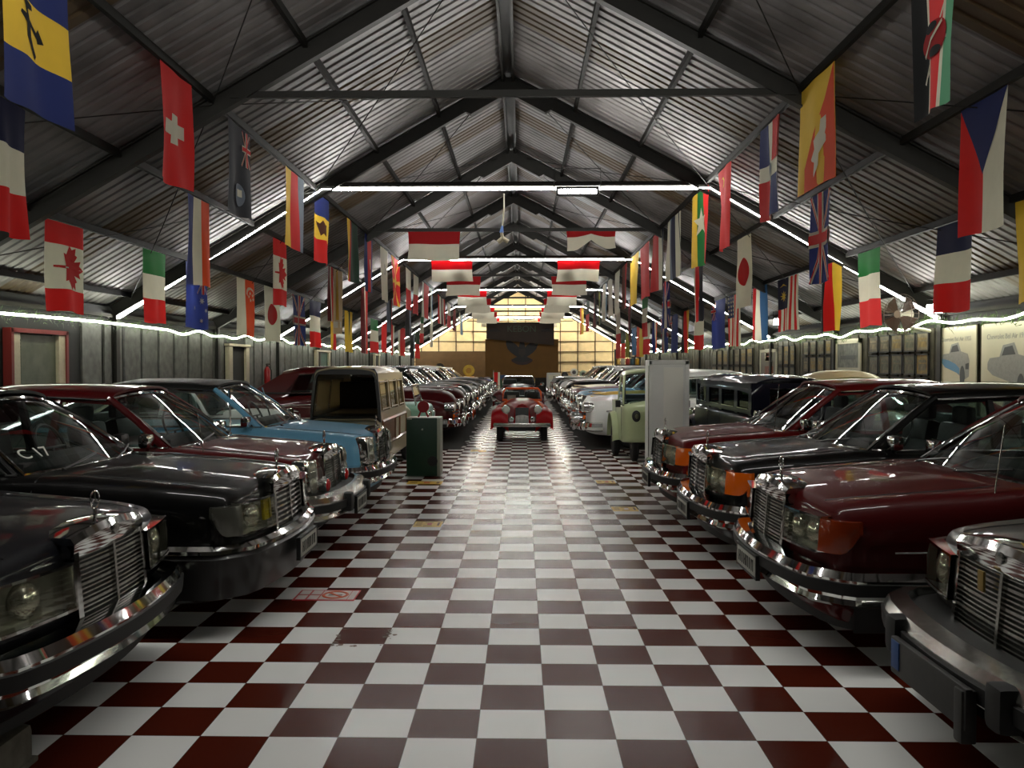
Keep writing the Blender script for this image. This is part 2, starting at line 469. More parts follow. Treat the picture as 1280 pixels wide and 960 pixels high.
mb = MB(); mb.box((XRW + .06, (YB + YF) / 2, 1.33), (.1, YB - YF, 2.66), 1)
mb.box((XRW - .03, (YB + YF) / 2, 2.52), (.05, YB - YF, .06), 2)
y = YF
while y < YB - .6:
    mb.box((XRW - .005, y + .24, 1.15), (.03, .38, 2.3), 0); y += .46
struct('wall_right', mb, [BOARD2, BATTEN, UPPER])
CREAM = mat('cream_board', (.93, .83, .62), .7, noise=.08, nscale=3)
SHELFB = mat('brown_batten', (.30, .22, .13), .7)
BROWNW = mat('brown_lower_wall', (.36, .26, .12), .7, noise=.15, nscale=3)
mb = MB()
mb.prism([(XL - .1, 0), (XRW + .1, 0), (XRW + .1, zl(XRW) + .1), (RX, RZ + .1), (XL - .1, zl(XL) + .1)], lambda u, v: Vector((u, YB, v)), (0, .1, 0), 0)
z = 1.2
while z < 5.6:
    xa, xb = colx(z + .1, -1) if z > 2.6 else XL, colx(z + .1, 1) if z > 2.6 else XRW
    mb.box(((xa + xb) / 2, YB - .06, z), (xb - xa, .12, .045), 1); z += .66
for i in range(-6, 7):
    x = i * 1.13 + .25; top = min(zl(x), 6.2)
    if XL < x < XRW: mb.box((x, YB - .05, top / 2), (.05, .1, top), 1)
mb.box((-4.6, YB - .09, 1.25), (4.6, .10, 2.5), 2)  # brown box over the lower left of the back wall
struct('wall_back', mb, [CREAM, SHELFB, BROWNW])
mb = MB(); mb.box((0, YF - .05, 1.6), (XRW - XL, .1, 3.2)); struct('wall_front', mb, UPPER)

# doors in the left wall
DFR = mat('door_frame_white', (.68, .64, .55), .6, noise=.08)
RED = mat('red_trim', (.42, .10, .08), .5)
BLIND = mat('door_pane_grey', (.36, .38, .32), .35, noise=.25, nscale=5)
GREENP = mat('green_door_panel', (.06, .30, .24), .5, noise=.5, nscale=14)
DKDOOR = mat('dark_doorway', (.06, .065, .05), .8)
for i, (a, b) in enumerate(doors_l):
    t = thing('door_%d' % (i + 1), None, None, (XL, (a + b) / 2, 0)); t['kind'] = 'structure'
    w = b - a; mb = MB()
    pw = .17 if i == 0 else .24
    for s in (-1, 1): mb.box((.06, s * (w / 2 - pw / 2), 1.05), (.10, pw, 2.1))
    mb.build('door_post', DFR, t)
    mb = MB(); mb.box((.04, 0, 1.05), (.03, w - 2 * pw, 2.08))
    if i == 0:
        for k in range(30): mb.box((.058, .03, .7 + k * .045), (.008, w - 2 * pw - .12, .036))
    mb.build('door_panel', [BLIND, DKDOOR, GREENP, DKDOOR][i], t)
    mb = MB(); mb.box((.07, 0, 2.14), (.12, w + .1, .06))
    if i == 0: mb.box((.07, w / 2 + .03, 1.07), (.12, .06, 2.2)); mb.box((.07, -w / 2 - .03, 1.07), (.12, .06, 2.2))
    mb.build('door_lintel', RED if i == 0 else DFR, t)

# light ropes with green tinsel along the tops of both walls
ROPE = lamp_mat('rope_light_white', (.96, 1.0, .80), 16)
TINSEL = mat('green_tinsel', (.20, .30, .08), .6, noise=.4, nscale=30)
def rope_z(y, side):
    w = 0 if (side < 0 and y < 16) else 1
    return 2.33 + .02 * math.sin(y * .6) + w * (.03 * math.sin(y * 2.3 + side) + .03 * math.sin(y * 4.1))
for side in (-1, 1):
    X = XL + .26 if side < 0 else XRW - .26
    ys = [4 + .24 * i for i in range(200)]
    mb = MB(); mb.tube([(X, y, rope_z(y, side)) for y in ys], .018, 4)
    tag(mb.build('light_rope', ROPE), 'wavy white light rope along the top of the %s wall' % ('left' if side < 0 else 'right'), 'light rope', 'light ropes on the side walls')
    mb = MB()
    for i in range(5200):
        y = random.uniform(4, 51); z = rope_z(y, side) + random.gauss(.0, .045)
        p = Vector((X - side * -0.02 + random.uniform(-.05, .05), y, z)); a = random.uniform(0, 6.28)
        d = Vector((random.uniform(-.6, .6), math.cos(a), math.sin(a))) * random.uniform(.05, .10); e = d.cross(Vector((1, .3, .2))).normalized() * .007
        mb.add([p - e, p + e, p + d], [(0, 1, 2)])
    o = mb.build('tinsel', TINSEL, recalc=False)
    tag(o, 'green tinsel wound round the light rope on the %s wall' % ('left' if side < 0 else 'right'), 'tinsel', kind='stuff')
# ------------------------------------------------------------------ car kit
# car frame: x forward with the nose at 0, y to the car's left, z up
class Body:
    """lofted shell. stations: (x, half width, top z, crown, fender rise, sill z, crease z)"""
    def __init__(s, st, sec, cf=.13, rake=.08, fade=.6, zr=.55, res=3, sres=3):
        s.st = crs(st, res); s.sec = sec; s.cf = cf; s.rk = rake; s.fd = fade; s.zr = zr; s.sres = sres
    def warp(s, p):
        f = max(0.0, min(1.0, 1 + p[0] / s.fd))
        return Vector((p[0] - (s.cf * (p[1] / .9) ** 2 + s.rk * (p[2] - s.zr)) * f, p[1], p[2]))
    def station(s, x):
        st = s.st
        for a, b in zip(st, st[1:]):
            if b[0] <= x <= a[0]:
                t = 0 if a[0] == b[0] else (a[0] - x) / (a[0] - b[0])
                return tuple(u + (v - u) * t for u, v in zip(a, b))
        return st[0] if x > st[0][0] else st[-1]
    def half(s, st): return crs(s.sec(st), s.sres)
    def at(s, x, k, side=1, off=0):
        """surface point at station x, section control index k (float)"""
        h = s.half(s.station(x)); i = k * s.sres; j = int(min(i, len(h) - 2)); t = i - j
        y = h[j][0] + (h[j + 1][0] - h[j][0]) * t; z = h[j][1] + (h[j + 1][1] - h[j][1]) * t
        dy, dz = h[j + 1][0] - h[j][0], h[j + 1][1] - h[j][1]; l = math.hypot(dy, dz) or 1
        return s.warp((x, side * (y - dz / l * off), z + dy / l * off))
    def shell(s, name, m, parent, arches=(), arch_r=.37, arch_y=(.55, 1.1), cap=8):
        mb = MB(); rings = []
        for st in s.st:
            h = s.half(st); rings.append([Vector((st[0], y, z)) for y, z in h] + [Vector((st[0], -y, z)) for y, z in h[-2:0:-1]])
        n = len(rings[0]); vs = [p for r in rings for p in r]; fs = []
        for i in range(len(rings) - 1):
            a = i * n; b = a + n
            for k in range(n): fs.append((a + k, a + (k + 1) % n, b + (k + 1) % n, b + k))
        mb.add([s.warp(p) for p in vs], fs, 0, True)
        for st in (s.st[0], s.st[-1]):   # end caps as grids so that they follow the nose curve
            h = s.half(st); rows = []
            for y, z in h: rows.append([s.warp((st[0], y * (1 - 2 * j / cap), z)) for j in range(cap + 1)])
            mb.grid(rows, 0, True)
        o = mb.build(name, [m, WELL], parent, angle=40)
        if arches:
            c = MB()
            for ax, az in arches:
                for sd in (-1, 1):
                    c.lathe([(arch_r, sd * arch_y[0]), (arch_r, sd * arch_y[1])], (ax, 0, az), 'y', 28, 1)
            cut = c.build('cutter', [m, WELL])
            md = o.modifiers.new('b', 'BOOLEAN'); md.object = cut; md.operation = 'DIFFERENCE'; md.solver = 'EXACT'
            dg = bpy.context.evaluated_depsgraph_get(); dg.update()
            me = bpy.data.meshes.new_from_object(o.evaluated_get(dg)); o.modifiers.clear(); old = o.data; o.data = me
            bpy.data.objects.remove(cut); bpy.data.meshes.remove(old); me.name = name
        return o

def sec_saloon(st):
    x, w, zt, cr, fr, zb, zm = st
    return [(0, zt + cr), (.36 * w, zt + cr * .9), (.62 * w, zt + cr * .45), (.71 * w, zt + cr * .22), (.82 * w, zt + fr), (.915 * w, zt + fr * .4 - .02), (.975 * w, zt - .085),
            (w, zm + .06), (w * 1.002, zm - .02), (.985 * w, .36), (.955 * w, zb + .05), (.88 * w, zb), (.4 * w, zb), (0, zb)]

WHEELS = {}
def wheel_mesh(r, wd, style):
    k = (round(r, 3), wd, style)
    if k in WHEELS: return WHEELS[k]
    a = MB(); a.lathe([(r * .60, -wd / 2), (r * .90, -wd / 2), (r, -wd * .32), (r, wd * .32), (r * .90, wd / 2), (r * .60, wd / 2)], n=28)
    b = MB()
    if style == 'white': a.lathe([(r * .64, wd / 2 + .003), (r * .86, wd / 2 + .003), (r * .86, wd / 2 - .01), (r * .64, wd / 2 - .01)], n=28, mi=1)
    b.lathe([(r * .63, -wd * .45), (r * .63, wd * .45), (r * .56, wd * .5), (r * .50, wd * .30), (r * .30, wd * .36), (r * .26, wd * .50), (r * .10, wd * .58), (0, wd * .58)], n=28)
    b.lathe([(r * .63, -wd * .45), (0, -wd * .40)], n=28)
    WHEELS[k] = (a.mesh('wheel', [TYRE, WHITEP]), b.mesh('hubcap', DULLCHROME)); return WHEELS[k]
def put_wheels(t, xs, y, r=.325, wd=.2, style='plain'):
    a, b = wheel_mesh(r, wd, style)
    for x in xs:
        for sd in (1, -1):
            o = bpy.data.objects.new('wheel', a); COL.objects.link(o); o.parent = t; o.location = (x, sd * y, r); o.rotation_euler = (0, 0, 0 if sd > 0 else PI)
            h = bpy.data.objects.new('hubcap', b); COL.objects.link(h); h.parent = o

def cabin(t, c, pm, glassm=None, frame=CHROME, detail=True, roofm=None):
    """greenhouse. c: a windscreen base, b roof front, r roof rear, d backlight base (all x); wb, wr half widths; zb, zr heights; se rear end of side glass"""
    g = glassm or GLASS; roofm = roofm or pm
    a, b, r, d, wb, wr, zb, zr, se = (c[k] for k in ('a', 'b', 'r', 'd', 'wb', 'wr', 'zb', 'zr', 'se'))
    zbr = c.get('zbr', zb); bul = c.get('bulge', .12); crown = c.get('crown', .05); lc = c.get('lcrown', .03)
    # roof skin
    cs = crs([(0, crown), (.45, crown * .86), (.75, crown * .42), (.92, 0), (1.0, -.035), (1.03, -.075)], 3)
    full = [(-y, z) for y, z in cs[:0:-1]] + cs
    rows = []
    for i in range(13):
        u = i / 12; x = b + (r - b) * u; z0 = zr + lc * (1 - (2 * u - 1) ** 2) - .05 * max(0, u - .75) * 4 * c.get('rdrop', 1)
        bx = lambda y: (.06 * (1 - y * y) * (1 - u) ** 2 - c.get('rbul', .05) * (1 - y * y) * u ** 2)
        rows.append([(x + bx(y), y * wr * (1 - .03 * u), z0 + z) for y, z in full])
    mb = MB(); mb.shell(rows, (0, 0, -.022)); rf = mb.build('roof', roofm, t, angle=50)
    zt = zr - .045
    # windscreen and backlight: curved grids
    def pane(x0, x1, w0, w1, z0, z1, bu0, bu1, nm, sag=0):
        rows = []
        for i in range(7):
            u = i / 6; rows.append([(x0 + (x1 - x0) * u + (bu0 + (bu1 - bu0) * u) * (1 - s * s), s * (w0 + (w1 - w0) * u), z0 + (z1 - z0) * u + .02 * math.sin(PI * u) + sag * (1 - s * s) * u) for s in [k / 6 - 1 for k in range(13)]])
        m_ = MB(); m_.grid(rows); return m_.build(nm, g, t, angle=None), rows
    wsn, rows = pane(a, b - .01, wb - .02, wr - .02, zb, zt, bul, .06, 'windscreen', crown * .8)
    edge = rows[0] + [q[-1] for q in rows[1:]] + rows[-1][-2::-1] + [q[0] for q in rows[-2:0:-1]]
    m_ = MB(); m_.tube(edge, .014, 6, closed=True); m_.build('windscreen_frame', frame, wsn)
    if not c.get('open'):
        bk, rows = pane(d, r + .01, wb - .09, wr - .07, zbr, zt - .04, -c.get('rbul2', .10), -.05, 'rear_window', crown * .6)
    # pillars
    for sd in (1, -1):
        mb = MB(); mb.tube([(a - .03, sd * wb, zb - .03), (a + (b - a) * .5 - .02, sd * (wb + wr) / 2 + sd * .012, (zb + zt) / 2 + .01), (b - .02, sd * wr, zt + .005)], .03, 8); mb.build('windscreen_pillar', c.get('pillm', pm), t)
        if c.get('open'): continue
        pb = c.get('bp')
        if pb:
            mb = MB(); mb.add([(pb + .04, sd * (wb + .01), zb - .02), (pb - .04, sd * (wb + .01), zb - .02), (pb - .02, sd * (wr + .015), zt), (pb + .02, sd * (wr + .015), zt),
                               (pb + .04, sd * (wb - .03), zb - .02), (pb - .04, sd * (wb - .03), zb - .02), (pb - .02, sd * (wr - .03), zt), (pb + .02, sd * (wr - .03), zt)],
                              [(0, 1, 2, 3), (7, 6, 5, 4), (0, 3, 7, 4), (1, 5, 6, 2), (0, 4, 5, 1), (3, 2, 6, 7)]); mb.build('door_pillar', c.get('pillm', pm), t)
        # rear quarter pillar
        mb = MB(); rows = []
        for i in range(7):
            u = i / 6; y = sd * (wb + (wr - wb) * u + .012 * math.sin(PI * u)); z = zbr - .03 + (zt + .01 - zbr + .03) * u
            x0 = se + (c.get('se2', se + .12) - se) * u; x1 = d + .01 + (r - d) * u
            rows.append([(x0, y, z), ((x0 + x1) / 2, y * .985, z), (x1, y * .93, z)])
        mb.shell(rows, (0, -sd * .03, 0)); mb.build('rear_pillar', c.get('cpillm', roofm), t)
        # side glass
        rows = []
        for i in range(5):
            u = i / 4; rows.append([(a - .05 + (b - a - .05) * u, sd * (wb + (wr - wb) * u - .004), zb - .01 + (zt - zb + .02) * u), (c.get('se', se) + (c.get('se2', se + .12) - se) * u, sd * (wb + (wr - wb) * u - .004), zb - .01 + (zt - zb + .02) * u)])
        mb = MB(); mb.grid(rows); sg = mb.build('side_window', g, t, angle=None)
        m_ = MB(); m_.tube([(a - .02, sd * (wb + .012), zb), (se, sd * (wb + .012), zb)], .011, 6)
        m_.tube([(b - .03, sd * (wr + .03), zt - .01), ((b + r) / 2, sd * (wr + .035), zt + .02), (c.get('se2', se + .12), sd * (wr + .025), zt - .02)], .010, 6)
        m_.build('window_trim', frame, sg)
        if c.get('vent'):
            m_ = MB(); m_.tube([(c['vent'], sd * (wb + .004), zb), (c['vent'] - .06, sd * (wr + .012), zt)], .011, 6); m_.build('quarter_light_bar', frame, sg)
    # inside: deck, dashboard, wheel, seats
    mb = MB(); mb.box(((a + d) / 2, 0, zb - .012), (a - d - .12, 2 * wb - .06, .035)); mb.rbox((a - .16, 0, zb + .02), (.26, 2 * wb - .14, .10), .03); mb.build('dashboard', INTERIOR, t)
    if detail:
        for sd in (1, -1):
            if c.get('bp2') is None:
                sm = MB(); sm.rbox((a - .92, sd * .34, zb + .06), (.14, .48, .26), .05, rot=Matrix.Rotation(-.18, 3, 'Y')); sm.rbox((a - .97, sd * .34, zb + .26), (.09, .27, .15), .04); sm.build('seat_back', LEATHER, t)
        mb = MB(); mb.rbox((se + .22, 0, zb + .04), (.14, 2 * wb - .2, .2), .05); mb.build('rear_bench', LEATHER, t)
        mb = MB(); cy = c.get('drv', 1) * .34
        ang = Matrix.Rotation(-.45, 3, 'Y'); cc = Vector((a - .42, cy, zb + .07))
        mb.tube([cc + ang @ Vector((0, .185 * math.cos(q), .185 * math.sin(q))) for q in [2 * PI * k / 24 for k in range(24)]], .013, 6, closed=True)
        for q in (0, PI, -PI / 2): mb.tube([cc, cc + ang @ Vector((0, .18 * math.cos(q), .18 * math.sin(q)))], .010, 6)
        mb.build('steering_wheel', BLACK, t)
        mb = MB(); mb.rbox((b - .10, 0, zt - .10), (.03, .22, .06), .012); mb.tube([(b - .09, 0, zt - .08), (b - .06, 0, zt)], .007, 5); mb.build('rear_view_mirror', BLACK, t)
        for sd in (1, -1):
            mb = MB(); y0 = .1 if sd > 0 else -.52
            p = [(a + .03 + bul * (1 - (y / wb) ** 2) + o, y, z) for y, o, z in ((y0, .03, zb + .012), (y0 + .22, .0, zb + .045), (y0 + .44, -.03, zb + .075))]
            mb.tube(p, .008, 5); mb.tube([p[0], (p[0][0] + .03, p[0][1], zb - .01)], .012, 6); mb.build('windscreen_wiper', BLACK, t)
    return rf

def star_emblem(mb, c, r, tilt=0):
    """three spoke star in a ring, facing +x"""
    c = Vector(c)
    pt = lambda q, rr: c + Vector((0, rr * math.sin(q), rr * math.cos(q)))
    mb.tube([pt(2 * PI * k / 20, r) for k in range(20)], r * .10, 6, closed=True)
    for k in range(3):
        q = 2 * PI * k / 3; mb.tube([c, pt(q, r * .95)], [r * .17, r * .04], 6)

def plate(t, x, y, z, w=.46, h=.125, marks='IIIIII', rot=0):
    mb = MB(); mb.rbox((x, y, z), (.02, w, h), .006)
    o = mb.build('number_plate', PLATE, t)
    mb = MB(); n = len(marks)
    for i in range(n):    # worn characters, not legible in the photo
        yy = y - w * .40 + w * .8 * (i + .5) / n
        if i in (1, n - 2): mb.box((x + .011, yy, z), (.004, .018, h * .58))
        else:
            mb.box((x + .011, yy - .017, z), (.004, .011, h * .58)); mb.box((x + .011, yy + .017, z), (.004, .011, h * .58)); mb.box((x + .011, yy, z + (h * .24 if i % 2 else 0)), (.004, .04, .012))
    mb.build('plate_marks', PLATEINK, o)
    mb = MB()
    for s in (-1, 1): mb.box((x - .002, y + s * (w / 2 + .006), z), (.028, .014, h + .03)); mb.box((x - .002, y, z + s * (h / 2 + .006)), (.028, w + .03, .014))
    mb.build('plate_frame', BLACK, o)

def saloon(name, label, pm, loc, rz, lamp='wide', bumper='chrome', group=None, plate_on=True, coupe=False, roofm=None, hood_z=.88, grille_w=.30, fine=False, ornament=True, seed=0, yellow=False,
           cab=None, glassm=None, wheelsx=(-.86, -3.68), length=4.92, antenna=None, sticker=False, trim=True, dark_amber=False):
    t = thing(name, label, 'car', loc, rz, group); t.scale = (1, .965, 1)
    hz = hood_z
    st = [(0.0, .80, hz - .055, .030, .0, .34, .62), (-.02, .83, hz - .02, .035, .0, .30, .62), (-.08, .865, hz, .040, .004, .24, .64), (-.30, .888, hz + .02, .045, .012, .20, .66), (-.8, .90, hz + .055, .045, .014, .19, .67),
          (-1.0, .905, hz + .075, .040, .010, .19, .68), (-1.25, .905, hz + .095, .015, .004, .19, .68), (-2.6, .905, hz + .10, .012, .0, .19, .68), (-3.9, .90, hz + .09, .02, .0, .20, .67),
          (-4.3, .89, hz + .075, .03, .002, .23, .66), (-4.75, .865, hz + .04, .03, .0, .28, .65), (-4.88, .84, hz - .02, .02, .0, .32, .64), (-length, .80, hz - .10, .0, .0, .36, .62)]
    B = Body(st, sec_saloon)
    body = B.shell('body', pm, t, [(wheelsx[0], .33), (wheelsx[1], .33)], .385)
    put_wheels(t, wheelsx, .765)
    C = dict(a=-1.18, b=-1.76, r=-3.20, d=-3.92, wb=.765, wr=.60, zb=hz + .10, zr=hz + .555, se=-3.48, se2=-3.16, bp=None if coupe else -2.22, vent=-1.55 if coupe else None)
    if cab: C.update(cab)
    cabin(t, C, pm, roofm=roofm, glassm=glassm)
    # grille with chrome shell
    g = MB(); gw = grille_w; z0, z1 = hz - .36, hz - .03; tp = gw * .93
    bars = MB()
    back = MB(); back.ybox(.0, .02, -gw + .01, gw - .01, z0 + .01, z1, 8)
    warp = B.warp
    shell = MB()
    shell.ybox(.0, .055, -gw - .035, -gw, z0 - .015, z1 + .03, 2); shell.ybox(.0, .055, gw, gw + .035, z0 - .015, z1 + .03, 2)
    # top shell: curved cap leaning back to the bonnet
    rows = []
    for i in range(9):
        y = -gw - .035 + (2 * gw + .07) * i / 8; q = 1 - (y / (gw + .035)) ** 2
        rows.append([(.055, y, z1 - .005), (.062, y, z1 + .035 + .03 * q), (.045, y, z1 + .062 + .035 * q), (-.02, y, z1 + .066 + .04 * q), (-.13, y * .9, z1 + .058 + .036 * q)])
    shell.shell(rows, (-.02, 0, -.03))
    shell.ybox(.0, .05, -gw, gw, z0 - .03, z0, 8)
    shell.warp(warp); gs = shell.build('grille', CHROME, t, angle=30)
    back.warp(warp); back.build('grille_mesh', BLACK, gs)
    nb = 16 if fine else 10
    for i in range(nb):
        z = z0 + (z1 - z0) * (i + .6) / nb
        thick = .0035 if (fine and i % 4) else .0065
        bars.ybox(.022, .040, -gw, gw, z - thick, z + thick, 8)
    bars.ybox(.03, .052, -.010, .010, z0, z1 + .02, 1)
    bars.warp(warp); bars.build('grille_slats', CHROME if not fine else DULLCHROME, gs)
    if ornament:
        mb = MB(); c = warp((-.03, 0, z1 + .105)); mb.tube([c + Vector((0, 0, -.01)), c + Vector((0, 0, .035))], .009, 6); mb.lathe([(.022, 0), (.018, .012), (0, .014)], c - Vector((0, 0, .012)), 'z', 12)
        star_emblem(mb, c + Vector((0, 0, .075)), .042); mb.build('hood_ornament', CHROME, t)
    mb = MB(); c = warp((.062, 0, z1 + .045)); mb.lathe([(.0, .0), (.026, .0), (.026, .008), (0, .012)], c, 'x', 16); mb.build('grille_badge', DULLCHROME, gs)
    # lamps
    for sd in (1, -1):
        y0, y1 = sd * (gw + .06), sd * .765
        if lamp == 'vert':
            lo, hi = hz - .31, hz - .015; yc = sd * .66; w = .115
            hm = MB(); hm.rbox((0.0, yc, (lo + hi) / 2), (.16, 2 * w + .03, hi - lo + .02), .05); hm.warp(warp); ho = hm.build('headlight', CHROME, t)
            lm = MB()
            for zc in (hi - .085, lo + .085): lm.lathe([(.0, .085), (.03, .080), (.06, .055), (.075, .0)][::-1] if False else [(.075, .07), (.07, .088), (.04, .10), (0, .104)], (0, yc, zc), 'x', 20)
            lm.warp(warp); lm.build('lamp_bowl', REFLECTOR, ho)
            gm = MB(); rows = []
            for i in range(9):
                z = lo + (hi - lo) * i / 8; rows.append([(.085 + .035 * (1 - (2 * i / 8 - 1) ** 2), yc + w * (j / 4 - 1) * (1 - .25 * abs(2 * i / 8 - 1) ** 3), z) for j in range(9)])
            gm.grid(rows); gm.warp(warp); gm.build('lamp_glass', LENS, ho)
        else:
            lo, hi = hz - .255, hz - .075
            y1 = sd * (.785 if lamp != 'amber' else .755)
            hm = MB(); hm.ybox(-.02, .012, y0, y1, lo, hi, 6); hm.warp(warp); ho = hm.build('headlight', REFLECTOR, t)
            lm = MB()
            for yy in ((y0 * .72 + y1 * .28, y0 * .25 + y1 * .75) if lamp == 'amber' else (y0 * .42 + y1 * .58,)):
                r_ = .072 if lamp == 'amber' else .078
                lm.lathe([(r_, .012), (r_ * .97, .028), (r_ * .85, .040), (r_ * .55, .052), (r_ * .2, .058), (0, .059)], (0, yy, (lo + hi) / 2), 'x', 20)
            if yellow:
                lm.ybox(.012, .03, y0 + sd * .02, y0 + sd * .09, lo + .03, hi - .02, 1, 1)
            lm.warp(warp); lm.build('lamp_bowl', [mat('lamp_bowl_silver', (.86, .86, .82), .16, .75), mat('yellow_lens', (.75, .68, .10), .3)], ho)
            gm = MB(); gm.ybox(.062, .068, y0, y1, lo, hi, 6); gm.warp(warp); gm.build('lamp_glass', LENS, ho)
            fm = MB(); fm.ybox(.0, .072, y0 - sd * .0, y0 + sd * .012, lo - .01, hi + .01, 1); fm.ybox(.0, .072, y0, y1, hi, hi + .012, 6); fm.ybox(.0, .072, y0, y1, lo - .012, lo, 6); fm.warp(warp); fm.build('lamp_bezel', CHROME, ho)
            # turn indicator wrapping the corner
            rows = []; ext = .12 if lamp == 'amber' else .09
            n = 8
            for i in range(n + 1):
                u = i / n
                if u < .5: x = .06 - .03 * (u * 2) ** 2; y = y1 + sd * (.845 - abs(y1)) * (u * 2)
                else: x = .03 - ext * ((u - .5) * 2); y = sd * (.845 + .05 * ((u - .5) * 2) ** .6)
                rows.append([(x, y, lo + .10 * max(0, (u - .6) / .4) ** 2), (x + .008 * (u < .7), y + sd * .010, (lo + hi) / 2 + .02), (x, y, hi)])
            im = MB(); im.shell([[warp(p) for p in q] for q in rows], (-.03, -sd * .03, 0)); im.build('turn_indicator', (AMBER if not dark_amber else mat('deep_amber_lens', (.50, .17, .03), .15, 0, .8)) if lamp == 'amber' else mat('clear_lens', (.36, .36, .33), .15, .3, .8) if lamp == 'clear' else mat('dark_amber_lens', (.40, .14, .03), .15, 0, .8), t)
    if lamp == 'vert':
        pass
    # bumper
    def bpath(out, back, n=14):
        p = []
        for i in range(n + 1):
            y = .90 - 1.80 * i / n; q = B.warp((0, y, .45)); p.append((q.x + out - .10 * max(0, (abs(y) - .70) / .2) ** 2, y, 0))
        w = .935
        return [(-back, w, 0), (-.35, w, 0), (-.18, w - .005, 0)] + p + [(-.18, -w + .005, 0), (-.35, -w, 0), (-back, -w, 0)]
    o = .09 if bumper != 'us' else .22
    path = bpath(o, .55); path = [Vector(p) for p in path][::-1]
    if bumper == 'plastic':
        mb = MB(); mb.sweep([p + Vector((0, 0, 0)) for p in path], [(-.10, .24), (-.02, .25), (.0, .36), (.02, .50), (-.03, .56), (-.10, .565)]); bo = mb.build('bumper', mat('bumper_plastic', (.045, .045, .045), .4, 0, .2), t)
        mb = MB(); mb.sweep(path, [(.004, .525), (.018, .53), (.014, .552), (-.02, .575), (-.03, .565)]); mb.build('bumper_chrome_strip', CHROME, bo)
    else:
        zb = .47
        mb = MB(); mb.sweep(path, [(-.06, zb - .125), (.0, zb - .125), (.03, zb - .105), (.018, zb - .075), (.03, zb - .03), (.048, zb - .01), (.05, zb + .035), (.025, zb + .075), (-.06, zb + .09)]); bo = mb.build('bumper', CHROME if bumper == 'chrome' else DULLCHROME, t, angle=25)
        mb = MB(); mb.sweep(path, [(.02, zb - .055), (.056, zb - .048), (.060, zb + .018), (.03, zb + .026)]); mb.build('rubber_and_dark_reflection', RUBBER, bo)  # rubber strip, widened so its black also paints the bumper's dark reflection
        if bumper == 'us':
            mb = MB(); mb.sweep(bpath(.12, .50)[::-1], [(-.10, zb - .06), (.03, zb - .06), (.05, zb + .04), (-.12, zb + .07)]); mb.build('bumper_filler', GREYRUB, bo)
            for sd in (1, -1):
                mb = MB(); mb.rbox((o - .0, sd * .42, zb - .01), (.15, .11, .17), .03); mb.build('overrider', RUBBER, bo)
        mb = MB(); mb.sweep(bpath(.0, .5)[::-1], [(-.14, .20), (-.04, .20), (-.01, .38), (-.14, .40)]); mb.build('front_apron', RUBBER, t)
    if plate_on: plate(t, o + .065, 0, .40 if bumper != 'plastic' else .42)
    # trims: side rubbing strip, fender line, bonnet gaps, door gaps
    if trim:
        mb = MB()
        for sd in (1, -1): mb.tube([B.at(x, 8, sd, .004) for x in [-.35 - .2 * i for i in range(22)]], .010, 6, flat=.6)
        mb.build('side_trim', CHROME, t)
    mb = MB()
    for sd in (1, -1):
        mb = MB(); mb.tube([B.at(x, 3.0, sd, .001) for x in [-.05 - .15 * i for i in range(8)]], .004, 4); mb.build('panel_gap', BLACK, body)
        for x in (-1.3, -2.35, -3.3):
            mb = MB(); mb.tube([B.at(x, k, sd, .001) for k in (4.2, 5, 6, 7, 8, 9, 10)], .004, 4); mb.build('panel_gap', BLACK, body)
    for sd in (1, -1):
        mb = MB(); mb.rbox((C['a'] - .16, sd * .885, hz + .17), (.09, .15, .12), .035); mb.tube([(C['a'] - .18, sd * .82, hz + .09), (C['a'] - .16, sd * .87, hz + .14)], .015, 6); mb.build('door_mirror', CHROME if lamp != 'clear' else BLACK, t)
        for x in (-2.2, -3.15):
            mb = MB(); mb.rbox((x, sd * .915, hz - .02), (.16, .03, .028), .008); mb.build('door_handle', CHROME, t)
    if antenna:
        mb = MB(); p = B.at(antenna[0], 4.5, antenna[1]); mb.tube([p, p + Vector((-.05, 0, antenna[2]))], .004, 5); mb.build('aerial', DULLCHROME, t)
    if sticker:
        a, b_, wb_, wr_, zb, zt_ = C['a'], C['b'] - .01, C['wb'] - .02, C['wr'] - .02, C['zb'], C['zr'] - .045
        def W_(q, u): return Vector((a + (b_ - a) * u + (.12 + (.06 - .12) * u) * (1 - q * q), q * (wb_ + (wr_ - wb_) * u), zb + (zt_ - zb) * u + .02 * math.sin(PI * u) + .04 * (1 - q * q) * u))
        q0, u0 = -.70, .22; P = W_(q0, u0); X_ = (W_(q0 + .05, u0) - W_(q0 - .05, u0)).normalized(); Y_ = (W_(q0, u0 + .05) - W_(q0, u0 - .05)).normalized(); Z_ = X_.cross(Y_).normalized(); Y_ = Z_.cross(X_)
        so = text_obj('windscreen_sticker', 'C 17', .13, WHITEP, t, (0, 0, 0), (0, 0, 0), .002)
        Mx = Matrix((X_, Y_, Z_)).transposed().to_4x4(); Mx.translation = P + Z_ * .006; so.matrix_local = Mx
    for sd in (1, -1):
        mb = MB(); mb.rbox((-length - .0, sd * .62, hz - .2), (.06, .36, .15), .02); mb.build('tail_lamp', REDLENS, t)
    return t, B, C

